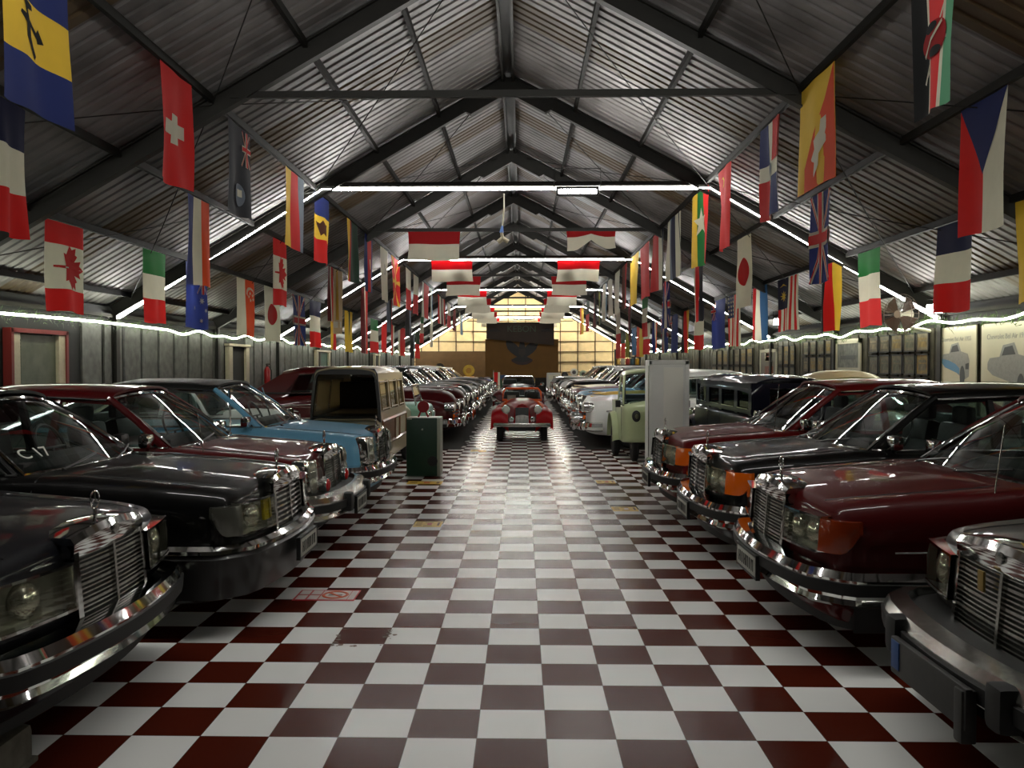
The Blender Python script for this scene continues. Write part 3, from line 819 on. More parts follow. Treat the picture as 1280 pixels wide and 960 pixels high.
# ------------------------------------------------------------------ the near rows
navy = paint('midnight_blue', (.03, .035, .065)); blackp = paint('black', (.012, .012, .012)); maroon = paint('maroon', (.30, .02, .035))
maroon2 = paint('deep_maroon', (.27, .018, .025)); redp = paint('dark_red', (.36, .03, .03)); bluep = paint('pale_blue', (.40, .62, .74)); greyp = paint('anthracite', (.17, .16, .15))
vinyl = mat('black_vinyl', (.07, .075, .075), .45, bump=.1, nscale=80)
LEFT, RIGHT = 0.0, PI
GRN_GLASS = glass('clear_car_glass', (.86, .9, .88))
saloon('classic_saloon', 'midnight blue saloon, only its front in view at the lower left edge', navy, (-1.95, 3.87, 0), LEFT, 'clear', 'chrome', plate_on=False, fine=True, cab=dict(a=-1.5, b=-2.1))
saloon('classic_saloon', 'black saloon with clear corner lamps and a C 17 sticker, left row', blackp, (-1.66, 5.80, 0), LEFT, 'clear', 'plastic', yellow=True, sticker=True, trim=False, cab=dict(a=-1.42, b=-2.02))
t, B, C = saloon('classic_saloon', 'maroon saloon with upright headlights, between the black saloon and the blue coupe', maroon, (-1.78, 7.70, 0), LEFT, 'vert', 'us', fine=True, antenna=(-.9, -1, .35), hood_z=.86)
for sd in (1, -1):
    mb = MB(); mb.lathe([(.0, .12), (.05, .115), (.062, .10), (.062, .03), (.03, 0)], (-.04, sd * .40, .60), 'x', 18, 0); mb.lathe([(.060, .101), (.055, .118), (.03, .128), (0, .132)], (-.04, sd * .40, .60), 'x', 18, 1); mb.build('fog_lamp', [CHROME, REDLENS], t)
saloon('classic_coupe', 'pale blue coupe with a black vinyl roof, left row', bluep, (-1.68, 9.90, 0), LEFT, 'vert', 'chrome', coupe=True, roofm=vinyl, plate_on=False, glassm=GRN_GLASS, cab=dict(cpillm=vinyl, bp2=1), hood_z=.87)
tr1, B, C = saloon('classic_saloon', 'anthracite saloon with an empty number plate holder, lower right edge', greyp, (1.94, 3.33, 0), RIGHT, 'clear', 'us', plate_on=False, fine=True, ornament=False, grille_w=.36, cab=dict(a=-1.5, b=-2.1))
mb = MB(); mb.rbox((.305, -.02, .40), (.03, .64, .16), .01); mb.rbox((.30, .26, .37), (.06, .06, .2), .01); ph = mb.build('plate_holder', GREYRUB, tr1)
mb = MB(); mb.rbox((.322, -.285, .41), (.006, .075, .12), .002); mb.build('blue_plate_band', mat('plate_band_blue', (.12, .26, .47), .5), ph)
mb = MB(); mb.rbox((.055, -.10, .78), (.012, .045, .085), .004); mb.build('grille_tag', mat('brass_tag', (.62, .52, .30), .35, .6), tr1)
saloon('classic_saloon', 'glossy deep maroon saloon with twin lamps, beside the anthracite saloon', maroon2, (1.62, 5.40, 0), RIGHT, 'amber', 'chrome', fine=True, antenna=(-1.0, 1, .38), dark_amber=True, cab=dict(a=-1.30, b=-1.90))
saloon('classic_saloon', 'black saloon with bright orange indicators, right row', blackp, (1.60, 7.45, 0), RIGHT, 'amber', 'chrome')
saloon('classic_saloon', 'dark red saloon parked right next to the tall white cabinet', redp, (1.56, 9.40, 0), RIGHT, 'amber', 'chrome', antenna=(-1.05, 1, .5))
# ------------------------------------------------------------------ older cars
def sec_round(st):
    """high centre bonnet with fenders below it. x, w, z top, crown, fender z, sill, crease"""
    x, w, zt, cr, fz, zb, zm = st
    return [(0, zt + cr), (.22 * w, zt + cr * .8), (.42 * w, zt), (.56 * w, max(fz - .02, zt - .16)), (.70 * w, fz), (.86 * w, fz - .01), (.965 * w, fz - .10), (w, zm), (.985 * w, zm - .12), (.955 * w, .36), (.92 * w, zb + .03), (.84 * w, zb), (.4 * w, zb), (0, zb)]

def vintage(name, label, pm, loc, rz=0, style='fat', group=None, roofm=None, length=4.95, fast=False, seed=0, chrome2=True, cream=None, white_wall=False, visor=False, hoodm=None, taxi=False, stripes=0):
    rnd = random.Random(seed)
    t = thing(name, label, 'car', loc, rz, group)
    if style == 'fat':      # rounded forties body
        st = [(0, .60, .80, .05, .66, .36, .52), (-.05, .68, .90, .07, .76, .32, .55), (-.18, .78, .98, .09, .84, .27, .58), (-.5, .87, 1.03, .10, .91, .24, .60), (-1.0, .90, 1.06, .09, .94, .22, .62), (-1.6, .91, 1.08, .04, .98, .22, .62), (-2.6, .92, 1.06, .02, 1.02, .22, .62),
              (-3.6, .92, 1.05, .03, .98, .22, .62), (-4.3, .86, .98, .04, .86, .25, .58), (-4.75, .74, .80, .04, .70, .30, .52), (-length, .60, .62, .02, .56, .36, .48)]
        cab = dict(a=-1.55, b=-1.98, r=-3.7 if fast else -3.25, d=-4.8 if fast else -4.0, wb=.74, wr=.56, zb=1.07, zr=1.50, se=-3.6 if fast else -3.35, se2=-3.3 if fast else -3.1, bp=-2.5, crown=.08, lcrown=.05, bulge=.14, zbr=.84 if fast else 1.06)
    else:                   # fifties, straighter fenders
        st = [(0, .80, .74, .02, .80, .36, .60), (-.04, .86, .86, .03, .91, .32, .62), (-.15, .90, .93, .05, .95, .27, .64), (-.6, .93, .98, .05, .97, .24, .66), (-1.3, .94, 1.01, .05, .98, .23, .68), (-1.7, .945, 1.02, .02, .99, .23, .68), (-3.2, .945, 1.01, .01, .99, .23, .68),
              (-4.0, .94, .99, .02, 1.01, .25, .68), (-4.7, .92, .95, .02, 1.03, .28, .66), (-5.0, .88, .86, .02, .98, .32, .62), (-length, .82, .72, .0, .80, .36, .58)]
        cab = dict(a=-1.62, b=-2.05, r=-3.35, d=-3.85, wb=.78, wr=.62, zb=1.01, zr=1.46, se=-3.5, se2=-3.3, bp=-2.6, crown=.06, bulge=.20)
    B = Body(st, sec_round, cf=.16, rake=.02, fade=.6, res=3, sres=2)
    wx = (-.92, -3.85)
    body = B.shell('body', pm, t, [(wx[0], .34), (wx[1], .34)], .40, (.56, 1.15), cap=6)
    put_wheels(t, wx, .76, .345, .18, 'white' if white_wall else 'plain')
    cabin(t, cab, pm, roofm=roofm, detail=False)
    if visor:
        mb = MB(); mb.shell([[(cab['b'] + .02, y, cab['zr'] + .03 - .05 * y * y) for y in (-.56, -.28, 0, .28, .56)], [(cab['b'] + .30, y, cab['zr'] - .02 - .05 * y * y) for y in (-.60, -.3, 0, .3, .60)]], (0, 0, .02)); mb.build('sun_visor', pm, t)
    W = B.warp
    # grille: horizontal chrome bars
    g = MB(); g.ybox(.0, .03, -.50, .50, .40, .70, 8); g.warp(W); go = g.build('grille', BLACK, t)
    g = MB(); nbar = rnd.choice((4, 5, 6))
    for i in range(nbar):
        z = .42 + .27 * i / (nbar - 1); wd = .56 - .10 * abs(i / (nbar - 1) - .3); g.ybox(.02, .065, -wd, wd, z - .014, z + .014, 10)
    if seed % 2: g.ybox(.03, .08, -.02, .02, .38, .78, 1)
    g.warp(W); g.build('grille_bars', CHROME, go)
    for sd in (1, -1):
        yl = sd * (.66 if style == 'fat' else .74); zl_ = .76 if style == 'fat' else .80
        x0 = W((0, yl, zl_)).x - (.05 if style == 'fat' else .02)
        mb = MB(); mb.lathe([(0, .17), (.06, .165), (.085, .145), (.105, .14), (.108, .11), (.10, -.06), (0, -.10)], (x0, yl, zl_), 'x', 20, 0); ho = mb.build('headlight', CHROME, t)
        mb = MB(); mb.lathe([(.088, .146), (.06, .168), (0, .176)], (x0, yl, zl_), 'x', 20); mb.build('lamp_glass', mat('lamp_lens_white', (.75, .75, .70), .12, 0, .8), ho)
        mb = MB(); mb.lathe([(.045, .10), (.04, .14), (0, .15)], (x0 + .01, yl, zl_ - .19), 'x', 14); mb.build('park_lamp', rnd.choice((AMBER, DULLCHROME)), t)
    # bumper with overriders
    p = []
    for i in range(13):
        y = .90 - 1.80 * i / 12; q = W((0, y, .45)); p.append(Vector((q.x + .14 - .16 * max(0, (abs(y) - .62) / .28) ** 2, y, 0)))
    p = [Vector((-.35, .95, 0)), Vector((-.14, .94, 0))] + p + [Vector((-.14, -.94, 0)), Vector((-.35, -.95, 0))]
    mb = MB(); mb.sweep(p[::-1], [(-.02, .34), (.03, .36), (.055, .42), (.03, .50), (-.02, .52)]); bo = mb.build('bumper', CHROME, t)
    for sd in (1, -1):
        mb = MB(); mb.lathe([(.05, -.12), (.062, -.05), (.06, .06), (.035, .15), (0, .17)], (.19 - .02, sd * .36, .46), 'z', 14, sx=1); mb.build('overrider', CHROME, bo)
        if style != 'fat':
            mb = MB(); mb.lathe([(.095, -.10), (.10, .04), (.07, .12), (.0, .17)], (.10, sd * .46, .56), 'x', 16); mb.build('bullet_guard', CHROME, bo)
    # hood ornament and spear, side spears
    mb = MB(); c = B.at(-.18, 0); mb.tube([c + Vector((.10, 0, .03)), c + Vector((-.02, 0, .05)), c + Vector((-.4, 0, .03))], [.006, .022, .004], 8); mb.build('hood_ornament', CHROME, t)
    for sd in (1, -1):
        mb = MB(); ks = (6.3, 7.6) if style == 'fat' else (6.6,)
        for k in ks: mb.tube([B.at(x, k, sd, .006) for x in [-.35 - .3 * i for i in range(13)]], .013, 5)
        if style == 'fat' and stripes:
            for i in range(stripes): mb.tube([B.at(x, 7.2 + .45 * i, sd, .006) for x in [-.16 - .05 * i - .12 * j for j in range(6)]], .012, 5)
        mb.build('side_spear', CHROME, t)
    if hoodm:
        mb = MB(); rows = []
        for x in [-.10 - .15 * i for i in range(10)]: rows.append([B.at(x, k, s, .006) for s, k in [(1, 3), (1, 2.2), (1, 1.4), (1, .7), (1, 0), (-1, .7), (-1, 1.4), (-1, 2.2), (-1, 3)]])
        mb.shell(rows, (0, 0, -.01)); mb.build('hood', hoodm, t)
    if taxi:
        mb = MB(); mb.rbox((cab['b'] - .25, 0, cab['zr'] + .13), (.16, .42, .11), .04); mb.build('roof_light', mat('taxi_light_yellow', (.95, .78, .08), .4), t)
        for sd in (1, -1):
            mb = MB()
            for i in range(26):
                for j in (0, 1):
                    x = -.6 - .14 * i - .07 * j; q = B.at(x, 6.2 + .35 * j, sd, .006); mb.box(q, (.07, .006, .045))
            for i in range(14):
                for j in (0, 1): mb.box((cab['b'] - .05 - .095 * i - .047 * j, sd * (cab['wr'] + .025), cab['zr'] - .01 - .03 * j), (.047, .01, .03))
            mb.build('checker_band', BLACK, t)
    if style != 'fat' and stripes:
        for sd in (1, -1):
            mb = MB()
            for i in range(3): mb.box(B.at(-.62 - .10 * i, 5.6, sd, .004), (.035, .012, .07))
            mb.build('fender_louvre', BLACK, t)
    return t, B

def P2(n, c): return paint(n, c)
wine = P2('wine', (.24, .015, .025)); wine2 = P2('oxblood', (.19, .02, .025)); dkgreen = P2('bottle_green', (.03, .07, .05)); dkgrey = P2('slate', (.13, .14, .14)); cream = P2('cream', (.72, .66, .50))
whitep = P2('white', (.92, .92, .91)); royal = P2('royal_blue', (.05, .10, .42)); silver = P2('silver', (.50, .50, .49)); yellowp = P2('taxi_yellow', (.85, .68, .12)); sky = P2('sky_blue', (.42, .58, .68))
left_far = [
    ('wine red forties fastback with chrome fender stripes, first car behind the green cabinet', wine, 'fat', dict(fast=True, stripes=4, white_wall=False)),
    ('wine red forties saloon second behind the green cabinet', wine2, 'fat', dict(stripes=3)),
    ('black forties saloon third from the green cabinet', blackp, 'fat', {}),
    ('dark green forties saloon fourth from the green cabinet', dkgreen, 'fat', {}),
    ('black saloon with a white roof, fifth from the green cabinet', blackp, 'fifties', dict(roofm=whitep, length=5.15)),
    ('slate grey forties saloon, sixth from the green cabinet', dkgrey, 'fat', {}),
    ('red roofed black fifties saloon, seventh from the green cabinet', blackp, 'fifties', dict(roofm=wine, length=5.15)),
    ('white roofed dark grey saloon, eighth from the green cabinet', dkgrey, 'fat', dict(roofm=whitep)),
    ('pale cream roofed black saloon, ninth from the green cabinet', blackp, 'fat', dict(roofm=cream, visor=True)),
    ('wine coloured fifties saloon with a white roof, tenth from the green cabinet', wine2, 'fifties', dict(roofm=whitep, length=5.15)),
    ('royal blue fifties saloon, eleventh from the green cabinet', royal, 'fifties', dict(length=5.15, roofm=whitep)),
    ('white fifties saloon nearest the yellow fuel pump, last of the left row', whitep, 'fifties', dict(length=5.15)),
]
for i, (lab, pm, sty, kw) in enumerate(left_far):
    y = 18.2 + 2.12 * i
    vintage('vintage_car', lab, pm, (-1.42 + .06 * math.sin(i * 2.1), y, .008), LEFT, sty, 'vintage cars in the far left row', seed=i, **kw)
right_far = [
    ('white fifties saloon with chrome bullet bumper, just behind the pale green truck', whitep, 'fifties', dict(stripes=3, length=5.15)),
    ('yellow and white taxi with a yellow roof light and checker band', whitep, 'fifties', dict(hoodm=yellowp, taxi=True, length=5.15)),
    ('sky blue fifties saloon beyond the taxi', sky, 'fifties', dict(length=5.15, roofm=whitep)),
    ('maroon fifties saloon third beyond the taxi', wine, 'fifties', dict(length=5.15)),
    ('maroon saloon with a cream bonnet, fourth beyond the taxi', wine2, 'fifties', dict(length=5.15, hoodm=cream)),
    ('black forties saloon on the right, fifth beyond the taxi', blackp, 'fat', dict(roofm=silver)),
    ('white forties saloon on the right, sixth beyond the taxi', whitep, 'fat', {}),
    ('slate grey saloon on the right, seventh beyond the taxi', dkgrey, 'fat', dict(roofm=silver)),
    ('silver fifties saloon on the right, eighth beyond the taxi', silver, 'fifties', dict(length=5.15)),
    ('dark green saloon on the right, ninth beyond the taxi', dkgreen, 'fat', {}),
    ('silver forties saloon nearest the white fuel pumps, last of the right row', silver, 'fat', {}),
]
for i, (lab, pm, sty, kw) in enumerate(right_far):
    y = 17.35 + 2.15 * i
    vintage('vintage_car', lab, pm, ((1.25 if i == 0 else 1.42) + .05 * math.sin(i * 1.7), y, .008), RIGHT, sty, 'vintage cars in the far right row', seed=20 + i, **kw)
# parked behind the near rows
t, _ = vintage('soft_top_car', 'white convertible with its cream soft top up, behind the blue coupe', whitep, (-3.16, 11.95, 0), LEFT, 'fat', roofm=mat('cream_canvas', (.74, .70, .62), .8), seed=3, length=4.0 if False else 4.95); t.scale = (.72, .86, .90)
t, _ = vintage('soft_top_car', 'cream roofed car behind the right row, only its roof in view', cream, (5.05, 15.7, 0), PI / 2, 'fat', seed=5); t.scale = (.93, .9, .97)

# centre: roadster on the aisle --------------------------------------
def roadster(label, pm, loc, scuttle, frame, seats=True, s=1.0):
    t = thing('roadster', label, 'car', loc, -PI / 2)
    st = [(0, .17, .86, .03, .0, .50, .66), (-.03, .21, .90, .03, .0, .44, .66), (-.5, .30, .96, .03, .0, .40, .66), (-1.3, .48, 1.0, .03, .0, .36, .66)]
    def sec(q):
        x, w, zt, cr, fr, zb, zm = q
        return [(0, zt + cr), (.35 * w, zt + cr * .8), (.72 * w, zt - .03), (.95 * w, zt - .12), (w, zm), (w, zb + .05), (.9 * w, zb), (.4 * w, zb), (0, zb)]
    hb = Body(st, sec, cf=.12, rake=.18, fade=.4, zr=.7); hb.shell('hood', pm, t)
    st2 = [(-1.28, .50, .98, .03, .0, .32, .62), (-1.34, .56, 1.0, .03, .0, .30, .62), (-1.7, .66, .96, .02, .0, .28, .62), (-2.6, .68, .92, .02, .0, .28, .62), (-3.3, .62, .90, .03, .0, .30, .6), (-3.8, .5, .62, .02, .0, .36, .5)]
    Body(st2, sec, cf=0, rake=0).shell('body', scuttle, t)
    # sweeping front fenders
    for sd in (1, -1):
        path = [(.22, .42), (.26, .60), (.16, .76), (-.08, .83), (-.40, .82), (-.75, .70), (-1.1, .52), (-1.5, .38), (-2.0, .32)]
        path = crs(path, 3); rows = []
        for i, (x, z) in enumerate(path):
            u = i / (len(path) - 1); hw = .24 - .07 * u
            rows.append([(x + .03 * (k * k - 1) * (1 - u), sd * (.60 + hw * k), z - .10 * k * k * (1 - .5 * u) - (.05 if k < 0 else 0) * abs(k)) for k in [j / 4 - 1 for j in range(9)]])
        mb = MB(); mb.shell(rows, (0, 0, -.015)); mb.build('front_fender', pm, t)
        path = crs([(-2.3, .34), (-2.55, .66), (-2.95, .80), (-3.4, .72), (-3.75, .42)], 3); rows = []
        for x, z in path: rows.append([(x, sd * (.64 + .16 * k), z - .09 * k * k) for k in [j / 4 - 1 for j in range(9)]])
        mb = MB(); mb.shell(rows, (0, 0, -.015)); mb.build('rear_fender', pm, t)
        mb = MB(); mb.lathe([(0, .12), (.07, .11), (.10, .08), (.115, .075), (.115, .05), (.10, -.02), (.05, -.12), (0, -.16)], (.06, sd * .43, .80), 'x', 22); h = mb.build('headlight', CHROME, t)
        mb = MB(); mb.lathe([(.098, .085), (.07, .115), (0, .128)], (.06, sd * .43, .80), 'x', 20); mb.build('lamp_glass', mat('lamp_lens_white', (.75, .75, .70)), h)
        mb = MB(); mb.lathe([(0, .08), (.065, .06), (.07, .03), (.05, -.05), (0, -.07)], (.20, sd * .28, .57), 'x', 18); mb.build('spot_lamp', CHROME, t)
        mb = MB(); mb.lathe([(.07, -.01), (.07, .01), (0, .015)], (-1.2, sd * .80, 1.02), 'x', 14); mb.tube([(-1.25, sd * .60, .92), (-1.2, sd * .78, 1.0)], .01, 6); mb.build('wing_mirror', CHROME, t)
    # waterfall grille in a horseshoe surround
    gr = MB()
    out = [(-.20, .40), (-.21, .62), (-.17, .80), (-.09, .89), (0, .915), (.09, .89), (.17, .80), (.21, .62), (.20, .40)]
    gr.tube([hb.warp((.03, y, z)) for y, z in out], .022, 8); go = gr.build('grille_surround', pm, t)
    gr = MB()
    for i in range(13):
        y = -.165 + .33 * i / 12; top = .66 - .9 * y * y; gr.tube([(.17 - .3 * y * y, y, .40), (.18 - .3 * y * y, y, .56), (.10, y * .95, top)], .010, 5)
    gr.build('grille', mat('satin_silver', (.82, .82, .80), .35, .2), t)
    gr = MB(); gr.ybox(.02, .06, -.18, .18, .42, .84, 4); gr.warp(hb.warp); gr.build('grille_mesh', BLACK, go)
    mb = MB(); p = [Vector((.34 - .12 * (y / .74) ** 2, y, 0)) for y in [-.76 + 1.52 * i / 12 for i in range(13)]]
    mb.sweep(p, [(-.02, .38), (.02, .385), (.03, .43), (.02, .475), (-.02, .48)]); mb.build('bumper', DULLCHROME, t)
    mb = MB(); mb.box((.0, 0, .36), (.3, 1.0, .18)); mb.build('front_valance', BLACK, t)
    # windscreen
    mb = MB(); a = [(-1.36, -.56, .97), (-1.46, -.54, 1.18), (-1.50, -.46, 1.27), (-1.50, .46, 1.27), (-1.46, .54, 1.18), (-1.36, .56, .97)]
    mb.tube(a, .028, 8, closed=True); wo = mb.build('windscreen_frame', frame, t)
    mb = MB(); mb.grid([[(-1.36, y, .97) for y in (-.54, 0, .54)], [(-1.49, y, 1.25) for y in (-.46, 0, .46)]]); mb.build('windscreen', GLASS, wo)
    mb = MB(); mb.rbox((-2.4, 0, .98), (.5, 1.1, .14), .05)
    for sd in (1, -1): mb.rbox((-2.2, sd * .3, 1.06), (.12, .46, .22), .05)
    mb.build('seat', LEATHER, t)
    mb = MB(); cc = Vector((-1.75, .3, 1.05)); mb.tube([cc + Vector((-.08 * math.sin(q), .18 * math.cos(q), .16 * math.sin(q))) for q in [2 * PI * k / 20 for k in range(20)]], .012, 6, closed=True); mb.build('steering_wheel', BLACK, t)
    put_wheels(t, (-.20, -2.95), .60, .34, .17)
    return t
orangep = P2('orange', (.80, .30, .06)); brightred = P2('bright_red', (.56, .03, .05)); brightred.node_tree.nodes['Principled BSDF'].inputs['Coat Weight'].default_value = .35
wx = (615 + 690) / 2
p = atY(652.5, 548, 18.3)
tm = roadster('red roadster with long front fenders and an orange cockpit, in the middle of the aisle', brightred, (p.x, 18.0, .0), orangep, orangep); tm.scale = (.85, .80, .88)
mb = MB(); mb.box((-1.33, -.30, 1.03), (.012, .24, .14), rot=Matrix.Rotation(-.3, 3, 'Y')); mb.build('card_sign', mat('sign_card', (.42, .38, .34), .7, noise=.2), tm)
roadster('deep red open car with a chrome windscreen frame, behind the orange and red roadster', wine, (-.10, 27.0, 0), wine, CHROME)

# pale green little truck on the right ------------------------------------
pg = P2('pale_green', (.68, .72, .56))
t = thing('mini_truck', 'pale green little cab truck facing the camera, left of the white cabinet', 'truck', (2.24, 13.95, 0), -PI / 2); t.scale = (1, .74, 1)
st = [(0, .50, .86, .02, 0, .42, .62), (-.06, .62, .96, .03, 0, .36, .62), (-.22, .67, 1.0, .04, 0, .34, .62), (-.45, .685, 1.02, .04, 0, .32, .62), (-.60, .69, 1.03, .03, 0, .32, .62), (-1.45, .69, 1.02, .02, 0, .32, .62), (-1.52, .68, 1.0, .02, 0, .34, .62)]
def sec_cab(q):
    x, w, zt, cr, fr, zb, zm = q
    return [(0, zt + cr), (.4 * w, zt + cr * .8), (.8 * w, zt), (.97 * w, zt - .06), (w, zt - .14), (w, zm), (.98 * w, zb + .06), (.9 * w, zb), (.4 * w, zb), (0, zb)]
bb = Body(st, sec_cab, cf=.22, rake=.0, fade=.5); bb.shell('body', pg, t)
cabin(t, dict(a=-.36, b=-.58, r=-1.35, d=-1.50, wb=.655, wr=.60, zb=1.0, zr=1.52, se=-1.22, se2=-1.22, bp=None, crown=.05, bulge=.06, rbul2=.0, bp2=1), pg, frame=BLACK, glassm=glass('blue_tint_glass', (.62, .76, .80)))
for sd in (1, -1):
    mb = MB(); mb.lathe([(0, .05), (.06, .045), (.075, .02), (.095, .015), (.1, -.02), (.1, -.1)], bb.warp((.02, sd * .42, .80)) + Vector((-.02, 0, 0)), 'x', 20); h = mb.build('headlight', BLACK, t)
    mb = MB(); mb.lathe([(.07, .028), (.04, .05), (0, .056)], bb.warp((.02, sd * .42, .80)) + Vector((-.02, 0, 0)), 'x', 18); mb.build('lamp_glass', mat('dull_lens', (.36, .36, .26), .3), h)
    path = crs([(-.95, .34), (-1.02, .62), (-1.28, .80), (-1.6, .80), (-1.85, .62), (-1.92, .36)], 3)
    mb = MB(); mb.shell([[(x, sd * (.68 + .15 * k), z - .03 * k * k) for k in (-1, -.5, 0, .5, 1)] for x, z in path], (0, 0, -.015)); mb.build('rear_fender', pg, t)
    mb = MB(); mb.rbox((-.30, sd * .80, 1.0), (.03, .12, .12), .012); mb.tube([(-.36, sd * .66, .97), (-.31, sd * .78, 1.0)], .01, 6); mb.build('door_mirror', BLACK, t)
    
    for xx in (-.50, -1.3):
        mb = MB(); mb.tube([bb.at(xx, k, sd, .001) for k in (3.6, 4, 5, 6)], .006, 4); mb.build('door_gap', BLACK, t)
mb = MB()
for s in (-1, 1): mb.box((-1.82, s * .66, .82), (.5, .03, .36))
mb.box((-1.58, 0, .82), (.03, 1.3, .36)); mb.box((-2.06, 0, .82), (.03, 1.3, .36)); mb.box((-1.82, 0, .64), (.5, 1.3, .04)); mb.box((-1.6, 0, .5), (.9, .6, .2)); mb.build('cargo_bed', pg, t)
put_wheels(t, (-1.44, ), .68, .30, .16); put_wheels(t, (-.42,), .40, .27, .14)

# dark blue vintage van ------------------------------------------------------
nb = P2('navy', (.03, .035, .10)); darkcur = mat('brown_cabin_lining', (.20, .12, .06), .8)
t = thing('vintage_van', 'dark blue prewar van with a rounded roof, behind the white cabinet', 'van', (3.43, 15.0, 0), PI / 2); t.scale = (1, .64, .91)
st = [(0, .40, 1.0, .03, .60, .40, .6), (-.05, .46, 1.06, .04, .66, .36, .6), (-.4, .55, 1.10, .05, .74, .34, .6), (-.95, .66, 1.14, .05, .76, .32, .6), (-1.0, .78, 1.14, .03, .80, .30, .6), (-4.3, .80, 1.12, .02, .8, .30, .6), (-4.4, .76, 1.1, .02, .8, .32, .6)]
bb = Body(st, sec_cab, cf=.05, rake=.0); bb.shell('body', nb, t, [(-.5, .36), (-3.4, .36)], .42, (.4, 1.1))
def rect_ring(mb, x0, x1, y, z0, z1, fr, th): mb.prism([(x0, z0), (x1, z0), (x1, z1), (x0, z1)], lambda u, v: Vector((u, y, v)), (0, th, 0))
rows = []
csec = crs([(0, .12), (.5, .11), (.85, .06), (1.0, -.02), (1.03, -.09)], 3); full = [(-y, z) for y, z in csec[:0:-1]] + csec
for i in range(13):
    u = i / 12; x = -1.0 - 3.35 * u; e = 1 - (max(0, 1 - u / .18)) ** 2 * .10
    rows.append([(x, y * .77 * (e if abs(y) > .3 else 1), 1.545 + .02 - .14 * max(0, 1 - u / .16) ** 2 - .05 * max(0, u - .85) * 5 + z) for y, z in full])
mb = MB(); mb.shell(rows, (0, 0, -.025)); mb.build('roof', nb, t, angle=50)
for sd in (1, -1):
    mb = MB()
    for x0, x1 in ((-1.0, -1.12), (-1.78, -1.96), (-2.62, -2.78), (-3.5, -3.66), (-4.22, -4.36)): mb.box(((x0 + x1) / 2, sd * .765, 1.34), (abs(x1 - x0), .05, .46))
    mb.box((-2.7, sd * .775, 1.165), (3.3, .05, .07)); mb.box((-2.7, sd * .775, 1.53), (3.3, .05, .07)); mb.build('side_pillars', nb, t)
    for x0, x1 in ((-1.12, -1.78), (-1.96, -2.62), (-2.78, -3.5), (-3.66, -4.22)):
        mb = MB(); mb.box(((x0 + x1) / 2, sd * .76, 1.35), (x1 - x0, .008, .34)); sw = mb.build('side_window', glass('van_glass', (.35, .33, .3), .45), t)
        mb = MB(); zc = 1.35; xs, xe = min(x0, x1) + .01, max(x0, x1) - .01
        mb.tube([(xs, sd * .80, 1.20), (xe, sd * .80, 1.20)], .008, 5); mb.tube([(xs + .04, sd * .79, 1.50), (xe - .04, sd * .79, 1.50)], .006, 5); mb.build('window_trim', CHROME, sw)
    mb = MB(); mb.rbox((-1.98, sd * .83, 1.05), (.12, .03, .03), .01); mb.build('door_handle', CHROME, t)
    for x in (-1.9, -2.7):
        mb = MB(); mb.tube([bb.at(x, k, sd, .001) for k in (3.5, 4, 5, 6)], .005, 4); mb.build('door_gap', BLACK, t)
    mb = MB(); mb.lathe([(0, .10), (.09, .07), (.11, .05), (.10, -.02), (0, -.14)], (-.05, sd * .58, .88), 'x', 18); mb.build('headlight', CHROME, t)
    path = crs([(.10, .42), (.02, .74), (-.5, .90), (-1.0, .70), (-1.3, .42)], 3)
    mb = MB(); mb.shell([[(x, sd * (.66 + .16 * k), z - .06 * k * k) for k in (-1, -.5, 0, .5, 1)] for x, z in path], (0, 0, -.015)); mb.build('front_fender', nb, t)
mb = MB(); mb.grid([[(-1.02, y, 1.16) for y in (-.7, 0, .7)], [(-1.10, y, 1.5) for y in (-.68, 0, .68)]]); mb.build('windscreen', DARKGLASS, t)
mb = MB(); mb.box((-4.34, 0, 1.34), (.05, 1.5, .46)); mb.build('rear_panel', nb, t)
mb = MB(); mb.rbox((-4.37, 0, 1.36), (.012, .86, .26), .006); rw_ = mb.build('rear_window', mat('black_glass', (.02, .02, .02), .05), t)
mb = MB(); mb.tube([(-4.375, y, z) for y, z in ((-.43, 1.23), (.43, 1.23), (.43, 1.49), (-.43, 1.49))], .010, 5, closed=True); mb.build('window_trim', CHROME, rw_)
mb = MB(); mb.rbox((-2.1, 0, 1.2), (.14, 1.2, .36), .05); mb.rbox((-3.3, 0, 1.2), (.14, 1.3, .36), .05); mb.build('seat', darkcur, t)
mb = MB(); mb.ybox(.0, .05, -.30, .30, .5, 1.02, 4); mb.build('radiator', CHROME, t)
put_wheels(t, (-.5, -3.4), .70, .36, .16)

# wood-sided estate, its dark glass back towards the camera ------------------
ivory = P2('ivory', (.60, .55, .44)); WOOD = mat('varnished_wood', (.38, .22, .10), .4, 0, .4, noise=.3, nscale=9); CURT = cloth('tan_curtain', (.66, .58, .42))
SMOKE = glass('smoked_glass', (.62, .60, .55), .8)
t = thing('estate_car', 'ivory wood-sided estate with a wide black glass back, behind the blue coupe', 'car', (-2.47, 15.2, 0), PI / 2); t.scale = (1, .68, 1)
st = [(0, .60, .80, .04, 0, .36, .6), (-.08, .68, .90, .05, 0, .30, .6), (-.9, .73, 1.0, .04, 0, .27, .6), (-1.1, .74, 1.0, .02, 0, .26, .6), (-3.5, .74, .92, .0, 0, .26, .6), (-3.62, .72, .88, .0, 0, .30, .6)]
bb = Body(st, sec_cab, cf=.1, rake=.05); bb.shell('body', ivory, t, [(-.6, .31), (-2.95, .31)], .37, (.4, 1.1))
put_wheels(t, (-.6, -2.95), .64, .31, .17)
rows = []; csec = crs([(0, .07), (.5, .065), (.85, .035), (.97, -.01), (1.0, -.08)], 3); full = [(-y, z) for y, z in csec[:0:-1]] + csec
for i in range(9):
    u = i / 8; rows.append([(-1.25 - 2.33 * u, y * (.64), 1.56 + .02 * math.sin(PI * u) + z) for y, z in full])
